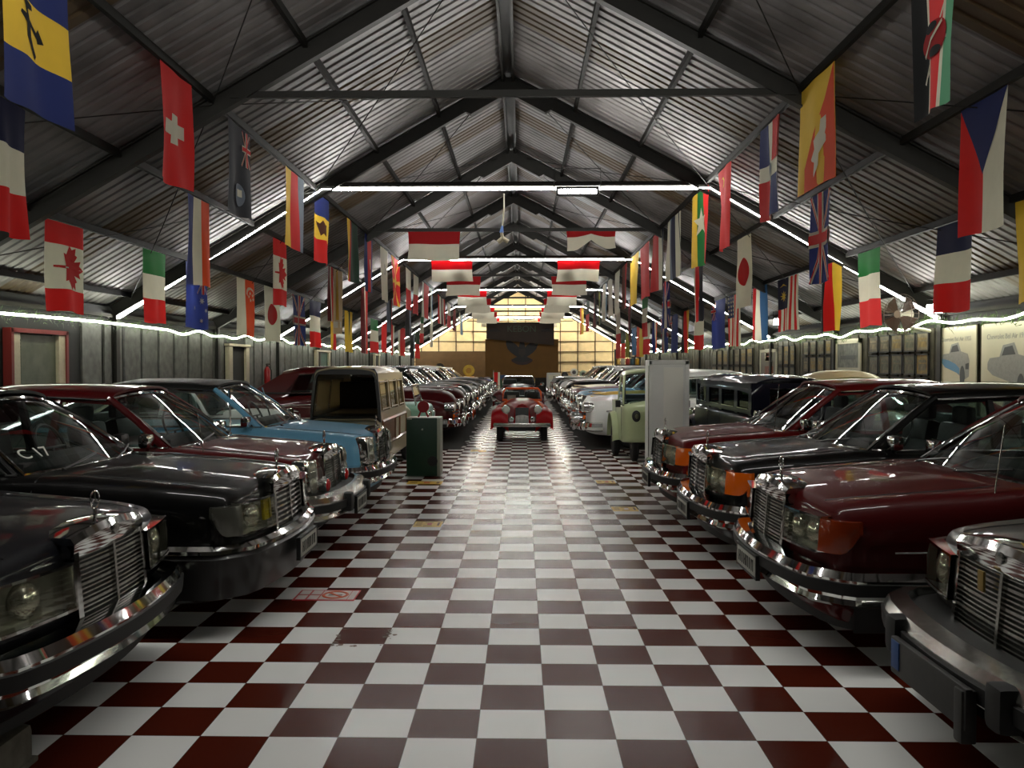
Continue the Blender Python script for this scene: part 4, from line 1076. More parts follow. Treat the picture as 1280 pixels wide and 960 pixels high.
mb = MB(); mb.shell(rows, (0, 0, -.025)); mb.build('roof', ivory, t, angle=50)
q = lambda x, z, sd, o=0: Vector((x, sd * (.735 - (z - .92) * .15 + o), z))
for sd in (1, -1):
    mb = MB()
    for x0, x1 in ((-1.10, -1.22), (-1.80, -1.92), (-2.62, -2.74), (-3.46, -3.56)):
        mb.add([q(x0, .88, sd), q(x1, .88, sd), q(x1, 1.52, sd), q(x0, 1.52, sd), q(x0, .88, sd, -.04), q(x1, .88, sd, -.04), q(x1, 1.52, sd, -.04), q(x0, 1.52, sd, -.04)], [(0, 1, 2, 3), (7, 6, 5, 4), (0, 3, 7, 4), (1, 5, 6, 2), (0, 4, 5, 1), (3, 2, 6, 7)])
    for z0, z1 in ((.88, 1.0), (1.44, 1.54)):
        mb.add([q(-1.1, z0, sd, .004), q(-3.56, z0, sd, .004), q(-3.56, z1, sd, .004), q(-1.1, z1, sd, .004), q(-1.1, z0, sd, -.04), q(-3.56, z0, sd, -.04), q(-3.56, z1, sd, -.04), q(-1.1, z1, sd, -.04)], [(0, 1, 2, 3), (7, 6, 5, 4), (0, 3, 7, 4), (1, 5, 6, 2), (0, 4, 5, 1), (3, 2, 6, 7)])
    mb.build('side_frame', ivory, t)
    for x0, x1 in ((-1.22, -1.80), (-1.92, -2.62), (-2.74, -3.46)):
        mb = MB(); mb.grid([[q(x0, 1.0, sd, -.02), q(x1, 1.0, sd, -.02)], [q(x0, 1.44, sd, -.02), q(x1, 1.44, sd, -.02)]]); sw = mb.build('side_window', LENS, t)
        mb = MB(); mb.tube([q(x0 - .03, 1.03, sd), q(x1 + .03, 1.03, sd), q(x1 + .03, 1.42, sd), q(x0 - .03, 1.42, sd)], .014, 6, closed=True); mb.build('window_frame', mat('brass_frame', (.50, .42, .24), .4, .5), sw)
        mb = MB(); mb.grid([[q(x0, 1.0, sd, -.06), q(x1, 1.0, sd, -.06)], [q(x0, 1.44, sd, -.06), q(x1, 1.44, sd, -.06)]]); mb.build('curtain', CURT, sw)
    mb = MB()
    for z in (.52, .86): mb.tube([(x, sd * .748, z) for x in (-1.15, -2.3, -3.5)], .026, 4)
    for x in (-1.15, -1.9, -2.35, -3.5): mb.tube([(x, sd * .748, .52), (x, sd * .748, .86)], .026, 4)
    mb.build('wood_rail', WOOD, t)
    mb = MB(); mb.box((-2.95, sd * .742, .69), (1.1, .012, .32)); mb.build('wood_panel', mat('pale_wood_panel', (.40, .26, .13), .5, noise=.25, nscale=8), t)
# rear: black surround with one wide pane
mb = MB(); outp = [(-.735, .86), (.735, .86), (.72, 1.1), (.655, 1.54), (.60, 1.61), (-.60, 1.61), (-.655, 1.54), (-.72, 1.1)]
inp = [(y * .93, z if z > 1.5 else z) for y, z in outp]
inp = [(-.68, .93), (.68, .93), (.665, 1.1), (.60, 1.48), (.56, 1.53), (-.56, 1.53), (-.60, 1.48), (-.665, 1.1)]
X = lambda z, o=0: -3.60 + (z - .9) * .06 - o
vs = [Vector((X(z), y, z)) for y, z in outp] + [Vector((X(z, .02), y, z)) for y, z in inp] + [Vector((X(z) + .06, y, z)) for y, z in outp] + [Vector((X(z) + .06, y, z)) for y, z in inp]; n = 8; fs = []
for i in range(n):
    j = (i + 1) % n; fs += [(i, j, n + j, n + i), (i, j, 2 * n + j, 2 * n + i), (n + i, n + j, 3 * n + j, 3 * n + i), (2 * n + i, 2 * n + j, 3 * n + j, 3 * n + i)]
mb.add(vs, fs); mb.build('tailgate', BLACK, t)
mb = MB(); mb.add([Vector((X(z, .005), y, z)) for y, z in inp], [tuple(range(8))]); mb.build('rear_window', SMOKE, t)
mb = MB(); mb.box((-2.4, 0, .93), (2.3, 1.36, .03)); mb.rbox((-2.0, 0, 1.15), (.12, 1.24, .5), .04); mb.box((-1.2, 0, 1.2), (.03, 1.3, .5)); mb.build('cabin_lining', BLACK, t)
mb = MB(); mb.grid([[(-1.08, y, 1.0) for y in (-.66, 0, .66)], [(-1.28, y, 1.52) for y in (-.6, 0, .6)]]); mb.build('windscreen', DARKGLASS, t)

# mint open runabout half hidden by the green cabinet -----------------------------
mint = P2('mint', (.46, .60, .52))
t = thing('open_runabout', 'mint green open runabout with a flat windscreen frame, half hidden behind the green cabinet', 'car', (-1.72, 15.95, 0), 0); t.scale = (.6, .9, 1)
st = [(0, .50, .78, .03, 0, .40, .6), (-.06, .58, .88, .04, 0, .34, .6), (-.5, .62, .92, .04, 0, .3, .6), (-.9, .64, .93, .02, 0, .3, .6), (-2.6, .64, .90, .02, 0, .3, .6), (-2.8, .58, .8, .0, 0, .34, .6)]
bb = Body(st, sec_cab, cf=.1, rake=.05); bb.shell('body', mint, t, [(-.5, .29), (-2.2, .29)], .34, (.35, 1.0)); put_wheels(t, (-.5, -2.2), .54, .28, .15)
mb = MB(); mb.tube([(-.42, -.55, .92), (-.55, -.53, 1.28), (-.55, .53, 1.28), (-.42, .55, .92)], .022, 8, closed=True); wf = mb.build('windscreen_frame', DULLCHROME, t)
mb = MB(); mb.grid([[(-.42, -.54, .93), (-.42, .54, .93)], [(-.55, -.53, 1.27), (-.55, .53, 1.27)]]); mb.build('windscreen', GLASS, wf)
mb = MB(); mb.rbox((.10, 0, .46), (.08, 1.2, .10), .03); mb.build('bumper', WHITEP, t)
for sd in (1, -1):
    mb = MB(); mb.lathe([(0, .06), (.06, .05), (.085, .02), (.085, -.04)], bb.warp((.02, sd * .40, .72)), 'x', 18); mb.build('headlight', CHROME, t)
mb = MB(); mb.rbox((-1.4, 0, .98), (.14, 1.0, .24), .05); mb.build('seat_back', LEATHER, t)
# ------------------------------------------------------------------ flags
FC = dict(red=(.80, .10, .09), dred=(.62, .05, .07), orange=(.86, .30, .12), pink=(.84, .22, .22), white=(.84, .82, .74), navy=(.07, .09, .22), dnavy=(.06, .07, .12), blue=(.12, .17, .40), sky=(.22, .38, .55), lblue=(.45, .60, .72),
          yellow=(.88, .72, .22), gold=(.80, .62, .18), green=(.10, .42, .18), dgreen=(.05, .20, .12), lgreen=(.36, .60, .46), black=(.05, .05, .06), grey=(.42, .46, .52), cream=(.80, .70, .54), brown=(.30, .14, .08), maroon=(.36, .06, .08), olive=(.42, .40, .12))
def cm(c): return cloth(c, FC[c])
ASP = 1.5
def circ(cx, cy, r, ry=None, n=24): return [(cx + r * math.cos(2 * PI * k / n), cy + (ry if ry else r / ASP) * math.sin(2 * PI * k / n)) for k in range(n)]
def rect(a, b, c, d): return [(a, b), (c, b), (c, d), (a, d)]
def star(cx, cy, r, n=5, rot=0, inner=.42):
    return [(cx + (r if k % 2 == 0 else r * inner) * math.sin(rot + PI * k / n), cy - (r if k % 2 == 0 else r * inner) / ASP * math.cos(rot + PI * k / n)) for k in range(2 * n)]
def line(x0, y0, x1, y1, w):
    dx, dy = x1 - x0, (y1 - y0) * ASP; l = math.hypot(dx, dy); nx, ny = -dy / l * w / 2, dx / l * w / 2 / ASP
    return [(x0 + nx, y0 + ny), (x1 + nx, y1 + ny), (x1 - nx, y1 - ny), (x0 - nx, y0 - ny)]
def mir(p, cx): return [(2 * cx - x, y) for x, y in p]
def jack(x0, y0, x1, y1):
    m = lambda P: [(x0 + u * (x1 - x0), y0 + v * (y1 - y0)) for u, v in P]
    w = [line(0, 0, 1, 1, .20), line(1, 0, 0, 1, .20)]
    cl = lambda P: [(min(1, max(0, u)), min(1, max(0, v))) for u, v in P]
    return [('saltire', 'white', [m(cl(p)) for p in w]), ('thin_saltire', 'red', [m(cl(line(.0, 0, 1, 1, .07))), m(cl(line(1, 0, 0, 1, .07)))]),
            ('white_cross', 'white', [m(rect(.36, 0, .64, 1)), m(rect(0, .41, 1, .59))]), ('red_cross', 'red', [m(rect(.42, 0, .58, 1)), m(rect(0, .445, 1, .555))])]
LEAF = [(0, -.9), (.16, -.58), (.36, -.68), (.28, -.28), (.52, -.46), (.58, -.34), (.86, -.38), (.76, -.14), (.92, -.02), (.52, .26), (.58, .42), (.06, .34), (.04, .9), (-.04, .9), (-.06, .34)]
LEAF = LEAF + [(-x, y) for x, y in LEAF[13:0:-1]][::1] if False else LEAF[:13] + [(-x, y) for x, y in LEAF[12:0:-1]]
def leaf(cx, cy, r): return [(cx - v * r * 1.0, cy + u * r / ASP) for u, v in LEAF]   # turned so that its tip points right
TRI = [(.20, .30), (.42, .32), (.44, .36), (.30, .375), (.36, .45), (.58, .50), (.62, .46), (.74, .56), (.62, .585), (.60, .55), (.40, .50), (.42, .58), (.60, .70), (.56, .74), (.30, .60), (.28, .49), (.14, .44), (.16, .41), (.27, .42), (.24, .36)]
# base bands: ('H' stacked / 'V' side by side), [(colour, weight)...], emblems [(name, colour, polygons)]
DES = {
 'trident': ('H', [('blue', 1), ('yellow', 1.05), ('blue', 1)], [('trident', 'black', [[(x * .75 + .12, .33 + (y - .30) * .75) for x, y in TRI]])]),
 'fr': ('H', [('navy', 1), ('white', 1), ('red', 1)], []), 'cross': ('H', [('red', 1)], [('white_cross', 'white', [rect(.40, .37, .60, .63), rect(.22, .44, .80, .56)])]),
 'ensign': ('V', [('dnavy', 1)], jack(.62, .02, .98, .42) + [('crest', 'grey', [circ(.50, .76, .19)]), ('crest_shield', 'white', [rect(.42, .70, .60, .78)])]),
 'maple': ('H', [('red', 1), ('white', 2), ('red', 1)], [('maple_leaf', 'red', [leaf(.58, .5, .42)])]),
 'it': ('H', [('green', 1), ('white', 1), ('red', 1)], []), 'itp': ('H', [('green', 1), ('white', 1.05), ('pink', 1.1)], []),
 'nl': ('V', [('blue', 1), ('white', 1), ('orange', 1.1)], []),
 'south': ('V', [('blue', 1)], jack(.58, .02, .98, .45) + [('stars', 'white', [star(.72, .55, .09, 7), star(.42, .68, .06, 7), star(.85, .70, .06, 7), star(.70, .86, .06, 7), star(.30, .25, .13, 7)])]),
 'ger': ('V', [('yellow', 1), ('red', 1.1), ('grey', 1)], []), 'gerb': ('V', [('black', .8), ('red', 1), ('yellow', 1.3)], []),
 'eagle3': ('H', [('blue', 1), ('yellow', 1.1), ('red', 1.1)], [('eagle', 'brown', [[(.5, .36), (.62, .42), (.82, .40), (.66, .52), (.60, .60), (.5, .56), (.40, .60), (.34, .52), (.20, .40), (.38, .42)]])]),
 'crescent': ('V', [('white', 1), ('orange', 1)], [('crescent', 'white', [[(.56, .25), (.58, .18), (.66, .13), (.78, .12), (.90, .15), (.96, .21), (.97, .26), (.90, .19), (.80, .16), (.70, .18), (.64, .22), (.63, .29)]]), ('stars', 'white', [star(.76, .23, .06), star(.88, .26, .06), star(.70, .29, .06), star(.90, .33, .06), star(.78, .35, .06)])]),
 'disc': ('H', [('white', 1)], [('red_disc', 'red', [circ(.55, .5, .30)])]),
 'uk': ('H', [('blue', 1)], jack(0, 0, 1, 1)),
 'batik': ('H', [('cream', 1)], [('woven_bands', 'white', [rect(.1, .06, .9, .1), rect(.1, .86, .9, .93)]), ('pattern_strip', 'gold', [rect(.42, .12, .58, .84)])]),
 'shield': ('V', [('black', 1), ('white', .18), ('pink', 1.15), ('white', .22), ('lgreen', .75)], [('spears', 'white', [line(.22, .78, .80, .28, .035), line(.18, .52, .86, .56, .03)]), ('shield', 'dred', [circ(.52, .52, .34, .125)]), ('shield_side', 'black', [circ(.45, .43, .16, .035)]), ('shield_side', 'black', [circ(.60, .615, .16, .035)]), ('shield_mark', 'white', [line(.26, .60, .76, .44, .04)])]),
 'wedge': ('V', [('red', .92), ('white', 1)], [('blue_wedge', 'blue', [[(0.0, .0), (1, .0), (.47, .56)]])]),
 'dragon': ('H', [('yellow', 1)], [('orange_half', 'orange', [[(.98, .0), (1, 1), (0, 1)]]), ('dragon', 'white', [[(.86, .34), (.96, .36), (.80, .44), (.74, .56), (.78, .62), (.62, .72), (.60, .82), (.44, .92), (.50, .78), (.40, .74), (.52, .66), (.50, .58), (.64, .52), (.66, .42), (.78, .40)]])]),
 'quarters': ('H', [('white', 1)], [('blue_quarters', 'blue', [rect(0, 0, .40, .42), rect(.62, .58, 1, 1)]), ('red_quarters', 'red', [rect(.62, 0, 1, .42), rect(0, .58, .40, 1)]), ('coat_of_arms', 'grey', [circ(.51, .5, .12)])]),
 'lion': ('H', [('yellow', 1)], [('black_lion', 'black', [[(.40, .30), (.55, .26), (.62, .34), (.54, .40), (.66, .44), (.60, .52), (.72, .58), (.56, .60), (.60, .70), (.44, .72), (.48, .62), (.34, .58), (.46, .50), (.36, .44), (.48, .38)]])]),
 'hammer': ('H', [('pink', 1)], [('sickle', 'yellow', [[(.30, .12), (.42, .10), (.52, .15), (.50, .22), (.40, .24), (.46, .20), (.46, .15), (.38, .12)]])]),
 'malay': ('V', [('red', 1), ('white', 1)] * 5, [('blue_canton', 'navy', [rect(0, 0, .52, .58)]), ('sun', 'yellow', [star(.26, .34, .17, 9), [(.08, .16), (.26, .10), (.44, .16), (.26, .135)]])]),
 'usa': ('V', [('red', 1), ('white', 1)] * 4, [('blue_canton', 'blue', [rect(0, 0, .46, .44)]), ('stars', 'white', [star(.08 + .15 * i, .05 + .08 * j, .05) for i in range(3) for j in range(5)])]),
 'lux': ('V', [('dred', .8), ('white', .8), ('sky', 1.3)], []), 'my': ('V', [('yellow', 1), ('green', .9), ('red', .9)], [('white_star', 'white', [star(.52, .42, .30)])]),
 'stripe3': ('V', [('white', 1), ('grey', .5), ('navy', .9), ('white', .8), ('navy', .3), ('white', .5)], []), 'redwn': ('V', [('red', 1.6), ('white', .6), ('dnavy', .8)], []),
 'red': ('H', [('red', 1)], []), 'pinkred': ('H', [('pink', 1)], [('dark_mark', 'maroon', [rect(.46, .40, .54, .66)])]), 'yellow': ('H', [('yellow', 1)], []), 'brownred': ('V', [('brown', 1), ('dred', 1)], []),
 'bel': ('V', [('black', .8), ('red', .7), ('gold', 1)], []), 'navy': ('V', [('blue', 1)], jack(.0, .02, .35, .40)), 'nzr': ('V', [('white', .2), ('red', .8), ('dnavy', 1.2)], [('stars', 'white', [star(.7, .62, .08), star(.5, .78, .08)])]),
 'mac': ('H', [('red', 1)], [('sun_rays', 'yellow', [[(0, 0), (.18, 0), (.5, .45)], [(.82, 0), (1, 0), (.5, .45)], [(0, 1), (.2, 1), (.5, .55)], [(.82, 1), (1, 1), (.5, .55)], [(0, .44), (0, .56), (.5, .5)], [(1, .44), (1, .56), (.5, .5)]]), ('sun', 'yellow', [circ(.5, .5, .2)])]),
 'afr': ('V', [('yellow', .7), ('dred', .4), ('dgreen', 1.6)], []), 'camb': ('V', [('blue', .6), ('red', 1.1), ('blue', .6)], [('temple', 'white', [rect(.42, .42, .58, .60)])]), 'whitemark': ('V', [('white', 1)], [('dark_mark', 'black', [line(.4, .3, .6, .6, .08), line(.55, .3, .4, .5, .06)])]),
 'wr': ('H', [('white', 1), ('red', 1)], []), 'rw': ('V', [('red', 1), ('white', .5)], []), 'rwr': ('V', [('maroon', .8), ('white', .4), ('red', .8)], []), 'yg': ('V', [('yellow', 1), ('dgreen', .4), ('yellow', .8)], []), 'yr': ('V', [('yellow', 1), ('red', .8)], []),
 'greyn': ('V', [('grey', .7), ('dnavy', .7), ('red', .2)], []), 'black': ('V', [('black', 1), ('grey', .3)], []), 'gr': ('H', [('dgreen', .8), ('red', 1)], []), 'white': ('V', [('white', 1)], []), 'wb': ('V', [('white', 1), ('lblue', .5)], []), 'oli': ('V', [('olive', 1), ('dgreen', .6)], []), 'skyf': ('V', [('sky', 1)], []), 'ry': ('V', [('orange', 1), ('yellow', 1)], []), 'mar': ('V', [('maroon', 1), ('black', .4)], []), 'wred': ('V', [('white', .4), ('red', 1)], []),
}
FLAGN = [0]
def cloth_map(p0, p1, top, bot, seed, fold=1.0, taper=0.0, edgeslope=0.0):
    """(u, v, layer offset) -> world point of a hanging cloth; p0..p1 is the upper edge"""
    rn = random.Random(seed); ph = [rn.uniform(0, 6.28) for _ in range(4)]; am = rn.uniform(.6, 1.2) * fold
    e = Vector((p1[0] - p0[0], p1[1] - p0[1], 0)); w = e.length or .01; e.normalize(); n = Vector((e.y, -e.x, 0)); Hh = top - bot
    lean = rn.uniform(-.06, .06)
    def f(u, v, o=0.0):
        d = am * (.035 * math.sin(u * 5.2 + ph[0] + v * 1.3) + .018 * math.sin(u * 11 + ph[1] - v * 2)) * min(1, .25 + v * 1.2) * min(1, w / .5)
        uu = .5 + (u - .5) * (1 - taper * v - .03 * math.sin(v * 3)) + lean * v * v * .5
        return Vector((p0[0], p0[1], 0)) + e * (uu * w) + n * (d + o) + Vector((0, 0, top - Hh * v + .012 * math.sin(u * 6 + ph[2]) * v))
    return f
def make_flag(name, label, des, f, group, fine=True, loc=None):
    kind, bands, emb = DES[des]; cols = []
    for c, _ in bands:
        if c not in cols: cols.append(c)
    tot = sum(b for _, b in bands); nu, nv = (14, 16) if fine else (6, 8)
    cuts = [0]; 
    for _, b in bands: cuts.append(cuts[-1] + b / tot)
    fine_c = []; own = []
    N = nv if kind == 'H' else nu
    for i, (a, b) in enumerate(zip(cuts, cuts[1:])):
        k = max(1, round((b - a) * N))
        for j in range(k): fine_c.append(a + (b - a) * j / k); own.append(i)
    fine_c.append(1.0)
    mb = MB(); oth = [i / (nu if kind == 'H' else nv) for i in range((nu if kind == 'H' else nv) + 1)]
    org = f(.5, 0)
    for i in range(len(own)):
        a, b = fine_c[i], fine_c[i + 1]
        rows = [[f(u, v) - org for u in oth] for v in (a, b)] if kind == 'H' else [[f(u, v) - org for v in oth] for u in (a, b)]
        mb.grid(rows, cols.index(bands[own[i]][0]))
    o = mb.build(name, [cm(c) for c in cols], angle=None); o.location = org
    tag(o, label, 'flag', group)
    for li, (en, ec, polys) in enumerate(emb):
        eb = MB()
        for poly in polys:
            if len(poly) < 3: continue
            bm = bmesh.new(); vs = [bm.verts.new((u, v, 0)) for u, v in poly]
            tris = tessellate_polygon([[Vector((u, v, 0)) for u, v in poly]])
            for t3 in tris:
                try: bm.faces.new([vs[k] for k in t3])
                except ValueError: pass
            if fine:
                for _ in range(2):
                    lg = [e for e in bm.edges if e.calc_length() > .12]
                    if lg: bmesh.ops.subdivide_edges(bm, edges=lg, cuts=1); bmesh.ops.triangulate(bm, faces=bm.faces)
            bm.verts.index_update()
            for s in (1, -1):
                eb.add([f(v.co.x, v.co.y, s * .004 * (li + 1)) - org for v in bm.verts], [[v.index for v in q.verts] for q in bm.faces], 0, True)
            bm.free()
        eb.build(en, cm(ec), o, recalc=False, angle=None)
    return o
def hang_flag(side, pi, x0, x1, bot, des, label, group, top=None, fold=1.0, taper=0.0, fine=None):
    X = (PURL if side < 0 else PURR)[pi]
    Z = zl(X) - .005
    # both ends where the purlin passes these picture columns
    def yat(px):
        r = ray(px, 400); return X * r.y / r.x
    y0, y1 = yat(x0), yat(x1)
    yc = (y0 + y1) / 2; pb = atY((x0 + x1) / 2, bot, yc)
    tz = Z if top is None else atY((x0 + x1) / 2, top, yc).z
    FLAGN[0] += 1
    f = cloth_map((X, y0), (X, y1), tz, pb.z, FLAGN[0], fold, taper)
    if fine is None: fine = (x1 - x0) * (bot - 100) > 0 and (x1 - x0) > 9
    return make_flag('hanging_flag', label, des, f, group, fine)
GL, GR = 'flags hanging from the left roof beams', 'flags hanging from the right roof beams'
A, Bq, Cq = 2, 3, 4
L_ = [
 (A, 5, 90, 142, 'trident', 'blue and yellow flag with a black trident, in the top left corner', None),
 (Bq, -9, 37, 294, 'fr', 'large blue, white and red banded flag at the left edge below the trident flag', None),
 (A, 202, 241, 232, 'cross', 'red flag with a white cross, upper left', None),
 (A, 286, 314, 270, 'ensign', 'dark navy flag with a small union cross and grey crest, upper left', None),
 (Cq, 59, 105, 390, 'maple', 'large maple leaf flag nearest the left edge', None),
 (Cq, 180, 208, 404, 'it', 'green, white and red flag on the left, next to the nearest maple leaf flag', None),
 (Bq, 235, 262, 357, 'nl', 'blue, white and orange upright striped flag under the white cross flag', None),
 (Cq, 232, 259, 411, 'south', 'blue flag with white stars just under the blue, white and orange flag', None),
 (A, 358, 380, 312, 'ger', 'yellow, red and grey upright striped flag at the corner of the nearest light strip', None),
 (A, 394, 411, 329, 'eagle3', 'blue, yellow and red flag with a small eagle, upper left middle', None),
 (Cq, 296, 317, 420, 'crescent', 'white and red flag with a crescent and stars, above the left wall', None),
 (Bq, 342, 358, 382, 'maple', 'smaller maple leaf flag, the second one from the left edge', None),
 (Cq, 330, 349, 427, 'disc', 'white flag with a red disc on the left, behind the smaller maple leaf flag', None),
 (Cq, 366, 381, 432, 'uk', 'union flag on the left above the wall', None),
 (Cq, 387, 402, 434, 'fr', 'small blue, white and red flag left, next to the union flag above the wall', None),
 (Bq, 416, 427, 417, 'batik', 'long cream woven banner on the left', 308),
 (Bq, 411, 416, 402, 'rwr', 'narrow maroon and white flag just left of the cream banner', None),
 (A, 434, 447, 352, 'afr', 'yellow edged dark green flag upper left', None),
 (A, 457, 466, 365, 'camb', 'blue and red upright striped flag left, beside the dark green flag', None),
 (A, 476, 485, 376, 'whitemark', 'white flag with dark marks left, at the second light strip', None),
 (A, 489, 500, 382, 'mac', 'red flag with yellow sun rays on the left', None),
 (Cq, 413, 421, 437, 'yr', 'small yellow and red flag below the cream banner', None),
 (Cq, 431, 441, 440, 'yg', 'yellow flag with a dark stripe above the left wall', None),
 (Bq, 452, 460, 442, 'rwr', 'maroon and red striped flag left, right of the yellow flag', None),
 (Cq, 463, 472, 441, 'it', 'small green, white and red flag on the left above the wall', None),
 (Cq, 477, 484, 441, 'red', 'plain red flag hanging low on the left', None),
 (Bq, 484, 490, 416, 'greyn', 'grey and navy striped flag, left of the sun ray flag', None),
 (A, 507, 514, 387, 'wr', 'white over red flag, first right of the sun ray flag', None),
 (A, 517, 523, 393, 'wr', 'white over red flag, second right of the sun ray flag', None),
 (A, 528, 536, 398, 'wred', 'white edged red pennant flag below the left corner of the second light strip', None),
 (A, 538, 541, 399, 'wb', 'narrow white and pale blue flag beside the red pennant flag', None),
 (Cq, 488, 493, 444, 'rw', 'red and white flag low on the left, beside the plain red one', None),
 (Cq, 498, 506, 445, 'wred', 'white edged red flag low on the left', None),
 (Bq, 507, 513, 421, 'black', 'black and grey flag left of the cream back wall', None),
 (Cq, 513, 518, 448, 'black', 'dark flag low before the cream back wall on the left', None),
 (Cq, 519, 524, 448, 'gr', 'small green over red flag low at the left of the back wall', None),
 (Bq, 526, 530, 429, 'it', 'tiny green, white and red flag before the left of the back wall', None),
 (Bq, 538, 541, 434, 'white', 'narrow pale flag before the left of the cream back wall', None),
 (A, 547, 551, 404, 'rw', 'first of three narrow red flags near the third light strip, left', None),
 (A, 552, 556, 406, 'rwr', 'second of three narrow red flags near the third light strip, left', None),
 (A, 559, 563, 409, 'wr', 'third of three narrow red flags near the third light strip, left', None),
 (A, 567, 570, 414, 'mar', 'dark maroon flag near the fourth light strip, left', None),
 (A, 574, 578, 418, 'wb', 'tiny pale blue flag at the far left end of the flag row', None),
]
R_ = [
 (A, 1134, 1196, 138, 'shield', 'black, red and green flag with a shield and spears, top right corner', 0),
 (Bq, 1199, 1257, 290, 'wedge', 'large red and white flag with a blue wedge, right edge', None),
 (A, 998, 1040, 234, 'dragon', 'yellow and orange flag with a white dragon, upper right', None),
 (A, 950, 973, 272, 'quarters', 'flag of blue and red quarters with a white cross, upper right', None),
 (Cq, 1267, 1318, 376, 'lion', 'yellow flag with a black beast cut by the right edge', None),
 (Cq, 1171, 1214, 390, 'fr', 'large blue, white and red flag on the right, before the car posters', None),
 (Cq, 1072, 1100, 408, 'itp', 'green, white and red flag on the right, beside the wall fan', None),
 (Bq, 1013, 1037, 354, 'uk', 'large union flag on the right, crossing the light strip', None),
 (Cq, 1027, 1050, 414, 'gerb', 'black, red and yellow upright striped flag just below the large union flag', None),
 (A, 896, 913, 312, 'hammer', 'light red flag with a small yellow sickle, upper right', None),
 (Bq, 921, 937, 384, 'disc', 'white flag with a red disc on the right', None),
 (A, 865, 884, 332, 'my', 'yellow, green and red flag with a white star', None),
 (A, 834, 850, 348, 'stripe3', 'white and navy upright striped flag, upper right middle', None),
 (A, 816, 829, 363, 'redwn', 'red, white and navy flag left of the white and navy striped one', None),
 (A, 800, 811, 373, 'pinkred', 'light red flag with a dark mark, right middle', None),
 (A, 788, 798, 380, 'yellow', 'plain yellow flag right of the hall, at the second light strip corner', None),
 (A, 778, 784, 386, 'brownred', 'dark brown and red flag left of the plain yellow one', None),
 (Cq, 972, 999, 413, 'malay', 'red and white striped flag with a blue canton and yellow sun', None),
 (Cq, 941, 958, 426, 'lux', 'red, white and blue upright striped flag below the right red disc flag', None),
 (Cq, 910, 926, 433, 'usa', 'red and white striped flag with a starred blue canton', None),
 (Cq, 889, 907, 436, 'navy', 'blue flag with a small union cross on the right above the wall', None),
 (Bq, 868, 879, 402, 'nzr', 'dark navy flag with white stars and red edge, right middle', None),
 (Cq, 869, 880, 437, 'fr', 'small blue, white and red flag on the right, below the starred navy flag', None),
 (Cq, 853, 861, 441, 'bel', 'small black, red and gold flag on the right', None),
 (Cq, 838, 847, 441, 'navy', 'small blue flag, left of the black, red and gold one', None),
 (Cq, 826, 834, 441, 'uk', 'small union flag low on the right above the white cabinet', None),
 (Bq, 829, 836, 410, 'uk', 'narrow union flag above the low one on the right', None),
 (Bq, 803, 811, 421, 'it', 'narrow green, white and red flag right middle', None),
 (Cq, 805, 813, 443, 'wr', 'white over red flag low on the right', None),
 (Cq, 816, 822, 441, 'nl', 'small navy and white flag left of the low union flag', None),
 (Cq, 796, 804, 446, 'ry', 'orange and yellow flag low on the right', None),
 (Cq, 790, 796, 444, 'skyf', 'sky blue flag low on the right', None),
 (Bq, 785, 790, 427, 'mar', 'dark maroon flag left of the narrow green, white and red one', None),
 (Bq, 770, 775, 448, 'wr', 'white over red flag right of the cream back wall', None),
 (Cq, 776, 781, 448, 'gr', 'green over red flag before the right end of the back wall', None),
 (Cq, 783, 788, 447, 'oli', 'olive flag before the right end of the back wall', None),
 (A, 769, 775, 392, 'white', 'plain white flag right middle, nearest of the pale ones', None),
 (A, 760, 766, 396, 'white', 'plain white flag right middle, the one farther back', None),
 (A, 754, 758, 401, 'wb', 'white and pale blue flag right, behind the two white flags', None),
 (A, 748, 751, 406, 'oli', 'narrow olive flag right, near the third light strip', None),
 (A, 742, 745, 409, 'mar', 'narrow maroon flag right, near the third light strip', None),
 (A, 733, 737, 414, 'gr', 'green over red flag right, near the fourth light strip', None),
 (A, 725, 729, 418, 'ry', 'tiny orange and yellow flag at the far right end of the flag row', None),
]
for row, s, g in ((L_, -1, GL), (R_, 1, GR)):
    for pi, x0, x1, bot, des, lab, top in row:
        if des == 'shield': top = None
        hang_flag(s, pi, x0, x1, bot, des, lab, g, top, taper=.25 if des == 'shield' else .3 if des in ('mac', 'hammer') else 0)
# red over white flags across the collar ties
DES['rwflag'] = ('H', [('dred', 1), ('white', 1.3)], [])
ordn = ['third', 'fourth', 'fifth', 'sixth', 'seventh', 'eighth', 'ninth', 'tenth']
for k in range(2, 10):
    y = FR[k] - .12
    for s, (xa, xb) in ((-1, (-2.55, -1.38)), (1, (1.0, 2.2))):
        if k == 2 and s > 0: continue
        lit = k % 2
        f = cloth_map((xa, y), (xb, y), ZC + (.02 if not lit else -.03), ZC - .62, 300 + k * 2 + s, 2.2 if lit else .5)
        make_flag('hanging_flag', 'red over white flag on the %s truss, %s of the ridge' % (ordn[k - 2], 'left' if s < 0 else 'right'), 'rwflag', f, 'red over white flags across the trusses', k < 5)
y = FR[2] - .12
f0 = cloth_map((1.0, y), (2.1, y), ZC + .02, ZC - .42, 377, .8)
def ftw(u, v, o=0.0):
    p = f0(u, v * (1 - .55 * max(0, 1 - abs(u - .5) * 3.2)) * (1 - .35 * max(0, u - .55)), o)
    return p + Vector((0, -.06 * math.exp(-((u - .5) / .08) ** 2), 0))
DES['rwtw'] = ('H', [('dred', .7), ('white', 1.5)], [])
make_flag('hanging_flag', 'twisted red over white flag on the third truss, right of the ridge', 'rwtw', ftw, 'red over white flags across the trusses', True)
